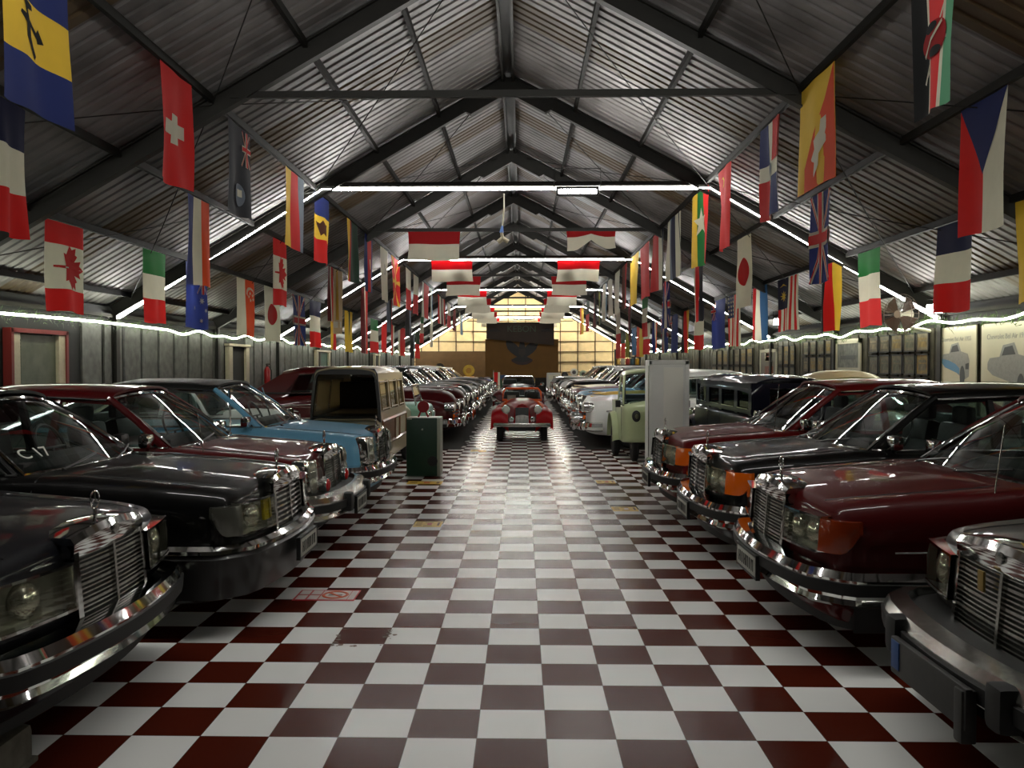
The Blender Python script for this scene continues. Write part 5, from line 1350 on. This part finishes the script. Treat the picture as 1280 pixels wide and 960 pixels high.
# ------------------------------------------------------------------ floor stickers
YEL = mat('sticker_yellow', (.80, .66, .20), .4, noise=.15, nscale=12); SRED = mat('sticker_red', (.72, .14, .16), .4); SWH = mat('sticker_white', (.82, .78, .76), .4); SBR = mat('sticker_brown', (.40, .24, .08), .5)
def sticker(label, px, py, w, d, base, marks, name='floor_sticker'):
    p = atZ(px, py); t = MB(); t.box((0, 0, .0015), (w, d, .003)); o = t.build(name, base); o.location = (p.x, p.y, 0.0005); tag(o, label, 'sticker', 'stickers on the tile floor' if 'yellow' in label else None)
    for nm, m_, boxes in marks:
        b = MB()
        for bx in boxes:
            if len(bx) == 2 and isinstance(bx[0], str):
                pts, r = bx[1]; b.tube(pts, r, 4, flat=.3)
            else: x, y, ww, dd = bx; b.box((x, y, .0035), (ww, dd, .0018))
        b.build(nm, m_, o)
def yellow(label, px, py, red=True, s=1.0):
    w, d = .29 * s, .28
    sticker(label, px, py, w, d, YEL, [('sticker_print', SBR, [(-w * .32, .06, w * .2, .02), (-w * .32, 0, w * .2, .02), (-w * .32, -.06, w * .2, .02), (w * .02, .09, w * .3, .02), (w * .38, 0, w * .08, .16), (w * .02, -.09, w * .3, .02)]), ('sticker_patch', SRED if red else SWH, [(w * .06, 0, w * .16, .09)])])
yellow('yellow sticker with a red patch on the tiles, left of the middle', 535, 655.5)
yellow('worn yellow sticker on the tiles, right of the middle', 781, 636.5, False)
yellow('yellow sticker in front of the green cabinet', 531, 603.5, True, 1.7)
yellow('faded yellow sticker on the right, far ahead of the white cabinet', 757, 602.5, True, .9)
yellow('small yellow sticker beyond the green cabinet in the aisle', 598, 563.5, True)
w, d = .44, .27
ring = [Vector((.06 + .085 * math.cos(q), .085 * math.sin(q), .004)) for q in [2 * PI * k / 24 for k in range(25)]]
sticker('red and white prohibition sticker on the tiles before the black saloon', 409, 744.5, w, d, SRED,
        [('sticker_field', SWH, [(-.17, .065, .07, .1), (-.17, -.06, .07, .1), (-.085, .065, .07, .1), (-.085, -.06, .07, .1), (.06, 0, .2, .22), (.188, 0, .045, .22)])])
o = bpy.data.objects['floor_sticker.005']
b = MB(); b.tube([p + Vector((0, 0, .002)) for p in ring], .012, 5, flat=.3, closed=False); b.tube([Vector((-.0, .06, .006)), Vector((.12, -.06, .006))], .012, 5, flat=.3)
b.build('prohibition_ring', mat('sticker_orange', (.78, .30, .10), .4), o)
b = MB(); b.box((.06, 0, .0052), (.10, .025, .001)); b.build('cigarette_mark', mat('sticker_grey', (.45, .42, .42), .5), o)
GY = mat('scuff_grey', (.36, .34, .33), .5)
p = atZ(578, 614); b = MB()
for i in range(7): b.box((-.18 + .06 * i, .02 * math.sin(i * 2), .001), (.045, .10 + .03 * math.cos(i * 3), .002))
o = b.build('floor_sticker', GY); o.location = p; tag(o, 'grey worn lettering remains on the tiles ahead of the green cabinet', 'sticker')
rs = random.Random(9); p = atZ(452, 797); b = MB()
for k in range(26):
    if k < 12: x, y = .155 + rs.gauss(0, .012), rs.uniform(-.02, .16)
    elif k < 20: x, y = rs.uniform(-.15, .15), -.155 + rs.gauss(0, .012)
    else: x, y = -.14 + rs.gauss(0, .012), rs.uniform(-.15, .05)
    r = rs.uniform(.006, .018); b.add([(x + r * rs.uniform(.6, 1.3) * math.cos(q), y + r * rs.uniform(.6, 1.3) * math.sin(q), .0018) for q in [2 * PI * j / 7 for j in range(7)]], [tuple(range(7))])
o = b.build('tile_scuff', mat('scuff_chips', (.42, .33, .28), .7)); o.location = (p.x, p.y, 0); tag(o, 'worn chipped edge round a brown tile, ahead of the prohibition sticker', 'scuff', kind='stuff')
# concrete bollard, bottom left corner
CONC = mat('rough_concrete', (.33, .31, .27), .9, noise=.3, nscale=12, bump=.5)
p = atZ(-6, 972); t = thing('stone_post', 'low grey concrete post at the bottom left corner', 'post', (p.x - .06, p.y + .02, 0))
b = MB(); b.rbox((0, 0, .085), (.28, .24, .17), .035); b.build('post_body', CONC, t)
b = MB(); b.rbox((0, 0, .012), (.30, .26, .024), .008); b.build('post_foot', CONC, t)
# green cabinet
GRN = mat('green_sheet_steel', (.02, .17, .09), .45, noise=.1); ALU = mat('cabinet_edge', (.55, .56, .50), .4, .3)
p = atZ(529, 596.5); t = thing('metal_cabinet', 'dark green steel cabinet standing at the left of the aisle', 'cabinet', (p.x, p.y + .22, 0))
b = MB(); b.rbox((0, 0, .445), (.50, .44, .87), .012); b.build('cabinet_body', ALU, t)
b = MB(); b.rbox((-.02, -.225, .45), (.455, .015, .86), .006); dr = b.build('door', GRN, t)
b = MB(); b.lathe([(.014, 0), (.014, -.02), (0, -.022)], (-.01, -.233, .71), 'y', 12); b.build('lock', ALU, dr)
b = MB(); b.box((-.20, -.234, .865), (.07, .003, .018)); b.build('badge', ALU, dr)
b = MB(); b.lathe([(.075, 0), (.075, -.003), (0, -.003)], (.14, -.2335, .24), 'y', 20); b.build('dark_patch', BLACK, dr)
SIGNR = mat('sign_red', (.50, .03, .05), .4)
s = thing('round_sign', 'small red round sign on splayed feet, on top of the green cabinet', 'sign', (p.x - .01, p.y + .12, .885))
b = MB(); b.lathe([(.0, -.012), (.088, -.012), (.088, .012), (0, .012)], (0, 0, .155), 'y', 28); b.build('sign_disc', SIGNR, s)
for q in (1, -1):
    b = MB(); b.tube([(q * .035, 0, .09), (q * .055, 0, .04), (q * .075, 0, .0)], .014, 8); b.build('leg', SIGNR, s)
# white cabinet
WC = mat('white_cabinet', (.84, .84, .82), .5, noise=.04, nscale=4); WC2 = mat('white_cabinet_panel', (.88, .87, .83), .5)
a0, a1 = atZ(811, 600), atZ(861, 600); wd = a1.x - a0.x; hgt = atY(836, 450, a0.y).z
t = thing('tall_cabinet', 'tall white cabinet standing at the right of the aisle beside the dark red saloon', 'cabinet', ((a0.x + a1.x) / 2, a0.y + .20, 0))
b = MB(); b.rbox((0, 0, hgt / 2), (wd, .38, hgt), .008); b.build('cabinet_body', WC, t)
b = MB(); b.rbox((0, -.192, hgt - .035), (wd, .012, .06), .004); b.rbox((-wd / 2 + .02, -.192, hgt / 2), (.04, .012, hgt - .02), .004); b.rbox((wd / 2 - .03, -.192, hgt / 2), (.06, .012, hgt - .02), .004); b.build('face_frame', WC, t)
b = MB(); b.rbox((.06, -.194, hgt / 2 - .03), (wd * .48, .01, hgt - .16), .004); b.build('door_panel', WC2, t)
b = MB(); b.tube([(-wd / 2 - .004, -.19, .1 + hgt * .0), (-wd / 2 - .004, -.19, hgt - .08)], .008, 5); b.build('hinge_rail', DULLCHROME, t)
# ------------------------------------------------------------------ hanging cord with a plug under the nearest light strip
top = atY(630, 242, FR[1] - .1); bot = atY(627, 303, FR[1] - .1)
t = thing('pendant_socket', 'white cord with a light socket, under the nearest light strip', 'cord', top)
d = bot - top
b = MB(); b.tube([(0, 0, 0), (d.x * .2 + .01, 0, d.z * .3), (d.x * .7, 0, d.z * .7)], .012, 6); b.build('cord', mat('cord_white', (.80, .78, .70), .6), t)
b = MB(); b.tube([(d.x * .7, 0, d.z * .66), (d.x, .0, d.z * .80)], [.016, .034], 8); b.build('blue_wrap', mat('blue_tape', (.40, .55, .80), .5), t)
b = MB(); b.tube([(d.x, 0, d.z * .80), (d.x + .02, 0, d.z * .93)], .026, 8); b.tube([(d.x + .02, 0, d.z * .92), (d.x - .06, 0, d.z)], .04, 8); b.tube([(d.x + .02, 0, d.z * .92), (d.x + .11, 0, d.z * .99)], .036, 8); b.build('lamp_socket', mat('socket_white', (.72, .68, .58), .5), t)
# flood lamps
FLOOD = lamp_mat('flood_white', (1, .97, .9), 60)
def flood(label, p, rz, size=.2, tall=.62):
    t = thing('flood_lamp', label, 'lamp', p, rz, 'small flood lamps')
    b = MB(); b.rbox((0, .04, 0), (size * 1.3, .07, size * (tall + .15)), .012); b.build('housing', BLACK, t)
    b = MB(); b.box((0, -.002, 0), (size * 1.15, .012, size * tall)); b.build('lamp_face', FLOOD, t)
    b = MB(); b.tube([(-size * .7, .04, 0), (-size * .7, .04, size * .7), (size * .7, .04, size * .7), (size * .7, .04, 0)], .008, 5); b.build('bracket', BLACK, t)
p = atY(722, 239, FR[1] - .16); flood('bright flood lamp on the nearest light strip, right of the ridge', p, 0, .55, .12)
p = atY(655, 397, FR[9] - .2); flood('bright flood lamp above the back banner', p, 0, 1.0, .12)
p = atX(977, 402, 6.15); flood('bright flood lamp high on the right wall behind the striped canton flags', p, math.radians(-50), .36, .4)
p = atX(1168, 386, 6.5); flood('bright flood lamp at the foot of the nearest light strip, right wall', p, math.radians(-60), .22)
# wall fan
t = thing('wall_fan', 'grey bladed wall fan above the framed sheets on the right', 'fan', atX(1127, 393, 6.2), math.radians(-62))
FANM = mat('fan_grey', (.42, .37, .33), .5); FANW = mat('fan_white', (.78, .76, .68), .4)
b = MB()
for k in range(4):
    q = k * PI / 2 + .4; rows = []
    for i in range(5):
        r = .05 + .25 * i / 4; rows.append([(r * math.cos(q + a), -.05 + .05 * a, r * math.sin(q + a)) for a in (-.1, .15 + .3 * (i > 0), .45 + .45 * (i > 0))])
    b.shell(rows, (0, .006, 0))
b.build('fan_blades', FANM, t)
b = MB()
for k in range(24):
    q = 2 * PI * k / 24; b.tube([(.06 * math.cos(q), -.10, .06 * math.sin(q)), (.26 * math.cos(q), -.09, .26 * math.sin(q)), (.33 * math.cos(q), -.02, .33 * math.sin(q)), (.24 * math.cos(q), .06, .24 * math.sin(q))], .003, 4)
for r, yy in ((.33, -.02), (.26, -.09), (.06, -.10)): b.tube([(r * math.cos(2 * PI * k / 32), yy, r * math.sin(2 * PI * k / 32)) for k in range(32)], .005, 5, closed=True)
b.build('fan_cage', FANM, t)
b = MB(); b.lathe([(0, -.12), (.06, -.11), (.065, -.09), (.05, -.05), (.09, .06), (.09, .18), (.05, .22), (0, .23)], n=20); b.build('fan_motor', FANW, t)
b = MB(); b.tube([(0, .14, -.05), (0, .16, -.20), (0, .70, -.26)], .03, 8); b.build('fan_bracket', FANW, t)
# fire extinguisher on the left wall
p = atX(334, 470, XL + .12)
t = thing('fire_extinguisher', 'red fire extinguisher hanging on the left wall', 'fire extinguisher', (p.x, p.y, p.z - .25))
b = MB(); b.lathe([(0, 0), (.075, .01), (.08, .05), (.08, .40), (.05, .47), (.03, .50), (0, .5)], axis='z', n=20); b.build('cylinder', mat('extinguisher_red', (.55, .06, .06), .3), t)
b = MB(); b.lathe([(.03, .49), (.03, .55), (0, .55)], axis='z', n=12); b.box((.03, 0, .57), (.12, .03, .03)); b.build('valve', BLACK, t)
b = MB(); b.tube([(.02, .03, .54), (.09, .09, .40), (.09, .09, .15)], .012, 6); b.build('hose', BLACK, t)
# ------------------------------------------------------------------ right wall: posters, framed sheets, boards
PAPER = mat('poster_paper', (.78, .76, .66), .6, noise=.05, nscale=2); PBLUE = mat('poster_blue', (.36, .52, .64), .6); PGREY = mat('poster_grey', (.56, .56, .54), .6, noise=.1); PDK = mat('poster_dark', (.28, .29, .29), .6); PYEL = mat('poster_yellow', (.80, .76, .45), .6)
XW = XRW - .04
def wallfr(t_):   # picture column/row -> local point on the wall plane x = XW
    def f(px, py, o=0.0):
        p = atX(px, py, XW); return Vector((-o, p.y - t_.location.y, p.z - t_.location.z))
    return f
def poster(label, x0, x1, ty, title, cars):
    pa, pb = atX(x0, ty, XW), atX(x1, ty, XW); zt = 2.28; zb = .55
    t = thing('car_poster', label, 'poster', (XW, (pa.y + pb.y) / 2, (zt + zb) / 2)); W = pa.y - pb.y; hh = zt - zb
    b = MB(); b.box((-.012, 0, 0), (.02, W, hh)); b.build('sheet', PAPER, t)
    R = (math.radians(90), 0, math.radians(-90))
    text_obj('poster_title', title, .098 * W / 1.2, PGREY, t, (-.024, .0, hh / 2 - .20), R, .001)
    L = lambda u, v: Vector((-.0245, -u * W / 2, v))    # u to the right as seen, v up
    for cx, cy, s, body, roof in cars:
        def pr(poly, m_, nm, o=0.0):
            b = MB(); b.prism([(cx + s * x, cy + s * y) for x, y in poly], lambda u, v: L(u, v) - Vector((o, 0, 0)), (-.0012, 0, 0)); b.build(nm, m_, t)
        pr([(-1, .12), (-.9, .20), (-.45, .22), (-.3, .42), (.2, .46), (.38, .26), (.85, .20), (.98, .05), (.95, -.30), (.6, -.38), (.1, -.22), (-.75, -.10), (-1, .0)], PGREY, 'printed_car_shape')
        pr([(-1, .10), (-.5, .06), (.0, -.02), (.3, -.12), (.28, -.26), (.1, -.22), (-.75, -.10), (-1, .0)], body, 'printed_car_side', .0014)
        pr([(-.34, .24), (-.22, .38), (.12, .41), (.26, .26)], PDK, 'printed_car_window', .0014)
        pr([(.5 + .17 * math.cos(q), -.30 + .24 * math.sin(q)) for q in [2 * PI * k / 14 for k in range(14)]], PDK, 'printed_car_wheel', .0028)
        pr([(.72, -.02), (.95, .0), (.94, -.14), (.72, -.14)], PDK, 'printed_car_grille', .0028)
    if title.endswith('1955'):
        b = MB(); b.prism([(-.98, -.45), (-.30, -.50), (-.65, .02), (-.98, .10)], lambda u, v: L(u, v - .12), (-.001, 0, 0)); b.build('yellow_corner', PYEL, t)
    return t
poster('poster with a blue two-tone car, left of the two car posters on the right wall', 1173.5, 1222, 412, 'Chevrolet Bel Air 1955', [(.0, .28, .72, PBLUE, 0), (.15, -.42, .55, PGREY, 0)])
poster('poster with a large pale grey car, cut by the right edge of the photo', 1229, 1296, 406, 'Chevrolet Bel Air 1956', [(.12, .18, .85, PGREY, 0), (.1, -.5, .55, PGREY, 0)])
# tall light frame with two car pictures
def framed(label, x0, x1, z0, z1, cat, frame, sheet, parts=(), name='framed_sheet', group=None, border=.05):
    pa, pb = atX(x0, 440, XW), atX(x1, 440, XW); w_ = pa.y - pb.y; h_ = z1 - z0
    t = thing(name, label, cat, (XW, (pa.y + pb.y) / 2, (z0 + z1) / 2), 0, group)
    b = MB(); b.box((-.010, 0, 0), (.016, w_ - border, h_ - border)); b.build('sheet', sheet, t)
    b = MB()
    for s in (-1, 1): b.box((-.016, s * (w_ - border) / 2, 0), (.03, border, h_)); b.box((-.016, 0, s * (h_ - border) / 2), (.03, w_, border))
    b.build('frame', frame, t)
    for nm, m_, bx in parts:
        b = MB()
        for u, v, ww, hh in bx: b.box((-.020, -u * w_ / 2, v * h_ / 2), (.006, ww * w_, hh * h_))
        b.build(nm, m_, t)
    return t
PHOT = mat('photo_grey', (.34, .35, .32), .5, noise=.5, nscale=9); TEAL = mat('photo_teal', (.22, .30, .28), .5, noise=.3, nscale=6); LF = mat('light_frame', (.62, .60, .52), .5); BRF = mat('brown_print', (.42, .24, .18), .6, noise=.4, nscale=10)
framed('tall light frame with two photographs of old cars, right wall', 1046, 1077, .85, 2.22, 'frame', LF, PHOT, [('divider', LF, [(0, 0.05, 1, .05)]), ('car_photo', TEAL, [(0, -.52, .8, .34)]), ('car_shape', PDK, [(.0, .42, .6, .06), (-.1, -.62, .6, .08)])], 'picture_frame', border=.10)
framed('white frame with a reddish print, right wall above the dark blue van', 951, 972, 1.15, 2.1, 'frame', LF, mat('print_grey', (.40, .38, .34), .6), [('print', BRF, [(.1, -.4, .5, .4)])], 'picture_frame', border=.08)
framed('small white notice on the right wall, beside the reddish print', 957.5, 966.5, 1.75, 2.12, 'sign', LF, mat('notice_white', (.80, .77, .70), .5), [('red_marks', BRF, [(0, .3, .5, .12), (0, -.2, .55, .1)])], 'wall_notice', border=.03)
SH = [mat('old_sheet_%d' % i, c, .6, noise=.4, nscale=14) for i, c in enumerate([(.34, .31, .22), (.40, .36, .26), (.28, .28, .20), (.44, .36, .16), (.30, .27, .19)])]
SHN = ['buff', 'pale buff', 'grey green', 'yellowed', 'brownish']
DF = mat('dark_frame', (.07, .065, .05), .6)
rndm = random.Random(5); cnt = 0
WH = ['topmost', 'second', 'third', 'lowest']
for cols, where in (([1086, 1099.5, 1114, 1130, 1146, 1163], 'beside the car posters'), ([1004, 1012.5, 1022, 1032, 1041], 'left of the tall light frame'), ([972.5, 980, 987.5, 995], 'farther left, right of the white notice'), ([890, 897, 904, 911, 918, 926, 934, 942], 'far along the right wall')):
    for ci, (x0, x1) in enumerate(zip(cols, cols[1:])):
        rows_ = ((1.90, 2.24), (1.48, 1.86), (1.08, 1.44)) if where[0] != 'f' else ((1.66, 2.18), (1.18, 1.62))
        for ri, (z0, z1) in enumerate(rows_):
            m_ = rndm.randrange(5); cnt += 1
            framed('%s framed sheet, %s of column %d, %s' % (SHN[m_], WH[ri], ci + 1, where), x0 + .8, x1 - .8, z0, z1, 'framed sheet', DF, SH[m_], [('print', SH[(m_ + 2) % 5], [(0, .3, .6, .12), (0, -.25, .6, .3)])], group='framed sheets on the right wall', border=.025)
# rack of cans at the far right corner
t = thing('shelf_rack', 'dark rack of shelves in the far right corner', 'shelf', (5.98, 47.2, 0))
for z in (1.2, 1.65, 2.1):
    b = MB(); b.box((0, 0, z), (1.36, .5, .05)); b.build('shelf', STEEL, t)
for s in (-1, 1):
    b = MB(); b.box((s * .69, 0, 1.27), (.06, .5, 2.54)); b.build('side_post', STEEL, t)
cn = 0
for zi, z in enumerate((1.225, 1.675, 2.125)):
    for i in range(5):
        c = [(.55, .12, .08), (.75, .6, .3), (.2, .3, .35), (.7, .66, .6), (.72, .55, .1)][(i * 2 + zi) % 5]; cname = ['red', 'tan', 'blue grey', 'pale', 'yellow'][(i * 2 + zi) % 5]
        b = MB(); b.lathe([(.0, 0), (.11, 0), (.115, .02), (.115, .30), (.10, .33), (.04, .34), (.04, .38), (0, .38)], axis='z', n=14)
        o = b.build('oil_can', mat('can_' + cname.replace(' ', '_'), c, .4, .2)); o.location = (5.44 + .27 * i, 47.1, z)
        tag(o, '%s can, %s on the %s shelf of the far corner rack' % (cname, ['leftmost', 'second from left', 'middle', 'fourth from left', 'rightmost'][i], ['lowest', 'middle', 'top'][zi]), 'can', 'cans on the corner rack')
# ------------------------------------------------------------------ stage end: backdrop, banner, emblem, fuel pumps
BD = mat('ochre_backdrop', (.40, .28, .09), .8, noise=.1, nscale=2)
yb = 49.5
a0, a1 = atY(606.5, 424, yb), atY(698, 424, yb)
t = thing('stage_backdrop', 'ochre backdrop wall with a dark eagle emblem at the end of the hall', 'backdrop', ((a0.x + a1.x) / 2, yb, 0))
wbd = a1.x - a0.x; hb = a0.z; b = MB(); b.box((0, .05, hb / 2), (wbd, .1, hb)); b.build('backdrop_board', BD, t)
b = MB(); b.box((0, -.02, .45), (wbd * .98, .04, .9)); b.build('dark_skirting', mat('dark_skirt', (.10, .08, .05), .8), t)
pc = atY(652.5, 443, yb); k = yb / F
EM = mat('emblem_black_green', (.03, .035, .03), .6)
E = [(-.4, -17), (2, -16.5), (3, -14), (4, -8.5), (7, -12), (12, -15.5), (19.5, -19.5), (20, -13), (18, -7), (14, -2.5), (9.5, .8), (6, 3), (12, 6), (13.5, 8), (9, 10), (5, 12), (0, 13)]
E = E + [(-x, y) for x, y in E[-2:0:-1]]
b = MB(); b.prism([(x * k, -y * k) for x, y in E], lambda u, v: Vector((pc.x - t.location.x + u, -.03, pc.z + v)), (0, .03, 0)); eo = b.build('eagle_emblem', EM, t)
b = MB(); b.prism([(x * k, -y * k) for x, y in [(-4.5, -7), (4.5, -7), (4.5, -1), (0, 4), (-4.5, -1)]], lambda u, v: Vector((pc.x - t.location.x + u, -.05, pc.z + v)), (0, .02, 0)); b.build('emblem_shield', mat('emblem_shield_brown', (.14, .10, .05), .6), eo)
b = MB(); b.prism([(x * k, -y * k) for x, y in [(-13, 5.5), (-8, 8.5), (0, 10), (8, 8.5), (13, 5.5), (12.5, 9), (6, 12.5), (0, 13.2), (-6, 12.5), (-12.5, 9)]], lambda u, v: Vector((pc.x - t.location.x + u, -.06, pc.z + v)), (0, .03, 0)); b.build('emblem_ribbon', mat('emblem_ribbon_maroon', (.16, .05, .04), .6), eo)
yb2 = 49.0
c = [atY(608, 403, yb2), atY(692.5, 402.5, yb2), atY(692.5, 431.5, yb2), atY(650, 428, yb2), atY(608, 423.5, yb2)]
t = thing('hanging_banner', 'dark brown banner with faded lettering, hung above the eagle', 'banner', ((c[0] + c[1]) / 2))
o0 = t.location; rows = []
for i in range(9):
    u = i / 8; tp = c[0].lerp(c[1], u); bt = c[4].lerp(c[2], u); rows.append([tp.lerp(bt, v / 5) - o0 + Vector((0, .03 * math.sin(u * 9 + v), 0)) for v in range(6)])
b = MB(); b.shell(rows, (0, .02, 0)); b.build('banner_cloth', mat('banner_brown', (.155, .10, .04), .7, noise=.2, nscale=2), t)
BT = mat('banner_green_print', (.22, .27, .21), .7)
pt = atY(652, 411.5, yb2) - o0
text_obj('banner_lettering', 'KEBON', .52, BT, t, (pt.x, -.06, pt.z), (PI / 2, 0, 0), .004)
for px in (618, 682):
    q = atY(px, 413, yb2) - o0; b = MB(); b.prism([(q.x + k * x, q.z + k * y) for x, y in [(-6, -1), (-5, 1), (-2, 1.4), (0, 3), (3, 3), (4.5, 1), (6.5, .6), (7, -1.5), (-6, -1.8)]], lambda u, v: Vector((u, -.06, v)), (0, .01, 0)); b.build('printed_car', mat('banner_dark_print', (.07, .045, .03), .7), t)
def pump(label, px, top, Y, body, globe, w=.55, globe_r=.2):
    p = atY(px, top, Y); t = thing('fuel_pump', label, 'fuel pump', (p.x, Y, 0), 0, 'old fuel pumps at the stage'); h = p.z - 2 * globe_r if globe else p.z
    b = MB(); b.rbox((0, 0, h / 2), (w, w * .8, h), .06); bo = b.build('pump_body', body, t)
    b = MB(); b.rbox((0, -w * .41, h * .80), (w * .72, .02, h * .2), .01); b.build('dial_panel', PAPER, bo)
    b = MB(); b.box((0, -w * .42, h * .80), (w * .04, .02, h * .12)); b.build('dial_hand', BLACK, bo)
    b = MB(); b.tube([(w * .5, 0, h * .7), (w * .66, -.05, h * .55), (w * .6, -.1, h * .3), (w * .52, -.05, h * .62)], .03, 6); b.build('hose', RUBBER, t)
    if globe:
        b = MB(); b.lathe([(0, -.07), (globe_r * .8, -.08), (globe_r, -.02), (globe_r, .02), (globe_r * .8, .08), (0, .07)], (0, 0, h + globe_r), 'y', 24); b.build('globe', globe, t)
        b = MB(); b.lathe([(globe_r * .5, -.085), (globe_r * .32, -.09), (globe_r * .32, -.07)], (0, 0, h + globe_r), 'y', 20); b.build('globe_mark', PDK if globe is not YEL else mat('globe_gold', (.70, .50, .12), .5), t)
YP = mat('pump_yellow', (.85, .62, .08), .35); WP = mat('pump_white', (.72, .72, .68), .35); GP = mat('pump_dark', (.16, .13, .11), .4); GW = mat('globe_white', (.85, .84, .78), .3)
pump('yellow fuel pump with a round yellow globe, behind the left row of cars', 586, 456, 47.5, YP, YEL, .62, .33)
pump('dark fuel pump with a black globe at the far left of the stage', 550, 454, 47.5, GP, GP, .6, .26)
pump('fuel pump with a pale pink globe, between the dark and the yellow pumps', 564, 461, 48.0, GP, mat('globe_pink', (.72, .55, .48), .4), .5, .22)
pump('wide white fuel pump just right of the stage backdrop', 692, 466, 46.6, WP, None, .78)
pump('white fuel pump with a dark head, second right of the backdrop', 706, 464.5, 47.9, WP, GP, .6, .2)
pump('pale fuel pump with a white globe, third right of the backdrop', 717.5, 460.5, 47.0, mat('pump_grey', (.42, .42, .38), .4), GW, .5, .22)
pump('fuel pump with a green white globe, rightmost of the stage pumps', 729, 463, 48.0, mat('pump_grey', (.42, .42, .38), .4), mat('globe_green', (.62, .70, .60), .4), .5, .22)
# small standing flag at the end of the left row, blue crate beside it
p = atY(617, 463, 44.5)
t = thing('standing_flag', 'small red and white flag on a pole at the end of the left row', 'flag', (p.x, 44.5, 0))
b = MB(); b.tube([(0, 0, .02), (0, 0, p.z)], .02, 6); b.lathe([(.2, 0), (.2, .03), (0, .06)], axis='z', n=16); b.build('pole', DULLCHROME, t)
b = MB(); f = cloth_map((.02, 0), (.34, .1), p.z - .1, p.z - 1.2, 55, 1.5)
b.grid([[f(u / 6, v / 8) for u in range(5)] for v in range(9)], 0); b.grid([[f(u / 6, v / 8) for u in (4, 5, 6)] for v in range(9)], 1); b.build('flag_cloth', [cm('red'), cm('white')], t, angle=None)
p = atY(628, 474, 46.0); t = thing('drinks_crate_stack', 'blue over green crate stack left of the stage backdrop', 'crates', (p.x, 46.0, 0))
b = MB(); b.rbox((0, 0, .45), (.40, .4, .9), .02); b.build('green_crate', mat('crate_green', (.10, .25, .12), .5), t)
b = MB(); b.rbox((0, 0, .9 + .1), (.40, .4, .2), .02); b.build('blue_crate', mat('crate_blue', (.10, .22, .36), .5), t)
# ------------------------------------------------------------------ world and colour management
w = bpy.data.worlds.new('world'); SC.world = w; w.use_nodes = True
w.node_tree.nodes['Background'].inputs['Color'].default_value = (.9, 1, .95, 1)
w.node_tree.nodes['Background'].inputs['Strength'].default_value = .01
SC.view_settings.view_transform = 'Standard'; SC.view_settings.look = 'None'
SC.view_settings.exposure = 0.98; SC.view_settings.gamma = 1; SC.view_settings.use_curve_mapping = False
SC.cycles.use_light_tree = True
SC.cycles.max_bounces = 7; SC.cycles.diffuse_bounces = 3; SC.cycles.glossy_bounces = 4; SC.cycles.transparent_max_bounces = 12
SC.cycles.sample_clamp_indirect = 6
SC.cycles.use_denoising = True
